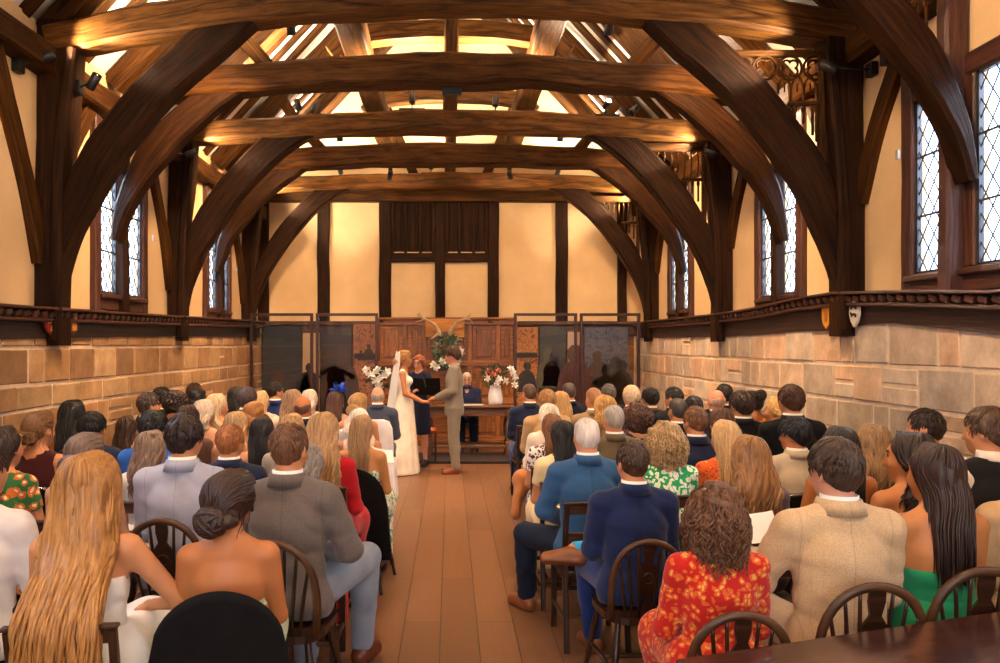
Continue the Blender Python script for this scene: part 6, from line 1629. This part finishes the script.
mb.build('button_row', PETAL, b_)
hair_on(b_, J, 'updo', 'b98a52 6a4424', 1.03)
def veil():
    m, N, L, b = newmat('tulle_veil'); b.inputs['Base Color'].default_value = (.82, .80, .78, 1); b.inputs['Roughness'].default_value = .8; b.inputs['Alpha'].default_value = .62
    mb = MB(); n = 22; rows = 30; hd = J['head']
    for side in (0, 1):
        for l in range(rows + 1):
            t = l / rows
            for i in range(n + 1):
                a = (i / n * 2 - 1) * (1.35 - .5 * t); z = hd[2] + .11 - t * (hd[2] + .06); 
                rr = .085 + .05 * min(1, t * 4) + .20 * max(0, t - .25) ** 1.3 + .008 * math.sin(i * 2.2 + t * 3) * min(1, t * 3)
                zz = z - .07 * (1 - math.cos(a)) * (1 - min(1, t * 3)); y = hd[1] - .02 - math.cos(a) * rr * (1.0 + .6 * t) - .02
                mb.v.append(Vector((math.sin(a) * rr * 1.05, y + side * .002, max(.01, zz))))
    M_ = (n + 1) * (rows + 1)
    for side in (0, 1):
        for l in range(rows):
            for i in range(n):
                a = side * M_ + l * (n + 1) + i; q = [a, a + 1, a + n + 2, a + n + 1]; mb.face(q if side else q[::-1], None, 0, True)
    return mb.build('veil', m, b_, fix=False)
veil()
mb = MB()
for q in range(10): bloom(mb, (random.uniform(-.07, .07), -.06 + random.uniform(-.03, .03), 1.71 + random.uniform(-.03, .02)), .018, 5)
mb.build('hair_flowers', PETAL, b_)
# celebrant, faces the guests
J = stand('f', .0, -.18)
for q, sd in (('L', -1), ('R', 1)): J['el' + q] = V3(sd * .22, .03, 1.16); J['wr' + q] = V3(sd * .10, .23, 1.20); J['hd' + q] = V3(-sd * .3, .9, .15)
c_ = figure_standing(J, EX(419, 67), 11.95, .945, PI - .35, 'curly auburn haired celebrant with glasses in navy dress reading from black book', 'd99a7c')
NAVY = fabric('plain', '141a30')
def dress_st(J, zb=.50, long=True):
    f = top_garment(J, .011, .012, sleeve='long', hem=.85, style='dress', tail=False, standing=True); me1 = f
    g_ = Field((-.30, -.25, zb - .02), (.30, .25, 1.05), .012); g_.rc((0, 0, .95), (0, 0, zb), .175, .19, k=.04, sq=(1, .75, 1)); g_.disp(lambda X, Y, Z: .005 * np.sin(X * 50)); g_.cut(lambda X, Y, Z: zb - Z); return me1.mesh(), g_.mesh()
a1, a2 = dress_st(J); link('bodice', a1, c_, [NAVY]); link('skirt', a2, c_, [NAVY])
for q in 'LR': link('shoe', shoe(J, q), c_, [plain('shoe_14100f', hexc('14100f'), .4)])
hair_on(c_, J, 'curlys', 'a05a30 54260f')
M = Matrix.Translation(Vector(J['head'])) @ Matrix([list(q) for q in J['hR']]).to_4x4(); mb = MB()
for sd in (-1, 1):
    mb.tube([(sd * .031 + .023 * math.cos(t), .100, .0 + .017 * math.sin(t)) for t in [q * PI / 6 for q in range(12)]], .0028, 5, spline=False, closed=True, up=(0, 1, 0)); mb.tube([(sd * .053, .098, .004), (sd * .083, .05, .006), (sd * .085, -.02, .0)], .0025, 5)
o = mb.build('glasses', IRON, c_); o.matrix_local = M
# open black book in her hands
bk = empty('open_book', (c_.location.x + .12, 11.95 - .36, 1.17), -.35); tag(bk, 'open black book held by the celebrant between bride and groom', 'book')
mb = MB()
for sd in (-1, 1): mb.box((sd * .105, 0, .03), (.21, .006, .27), rot=Euler((R(24), 0, sd * R(14))))
mb.build('cover', BLKV, bk)
mb = MB()
for sd in (-1, 1): mb.box((sd * .100, .012, .034), (.19, .006, .25), rot=Euler((R(24), 0, sd * R(14))))
mb.build('pages', plain('paper_white', (.75, .73, .68), .7), bk)
# registrar seated behind the table, facing the guests
J = sit('m', 0, -.35); J['wrL'] = V3(-.10, .36, .80); J['wrR'] = V3(.10, .36, .80); J['hdL'] = V3(.4, .9, -.1); J['hdR'] = V3(-.4, .9, -.1)
r = person(EX(467, 59.5), 13.62, 1.0, 'm', 'crop', 'c8bcb0 8a7c70', 'suit', ['plain 1a2244', 'plain 14182a'], 0, 'grey haired registrar in navy jacket writing at the oak table behind the groom', None, J=J, key='reg', rz=PI, skin='e0a88c')
place_chair('p', EX(467, 59.5), 13.62, PI, 1.0, 'dark chair of the registrar behind the oak table', 'chairs at the ceremony table')

# ---------------------------------------------------------------- small pieces belong to the part that carries them
SUBP = {'jacket_collar': 'jacket', 'sash': 'back_cover', 'painted_emblem': 'shield_board', 'lens': 'lamp_head', 'figure_silhouette': 'board', 'printed_band': 'board', 'window_pane': 'window_frame', 'lead_lattice': 'window_frame', 'apron': 'tabletop', 'alarm_contact': 'window_frame', 'hatch_sill': None}
for o in list(COL.objects):
    t = SUBP.get(o.name.split('.')[0])
    if t and o.parent is not None and o.parent.parent is None:
        sib = [c for c in o.parent.children if c.name.split('.')[0] == t]
        if sib: o.parent = sib[0]
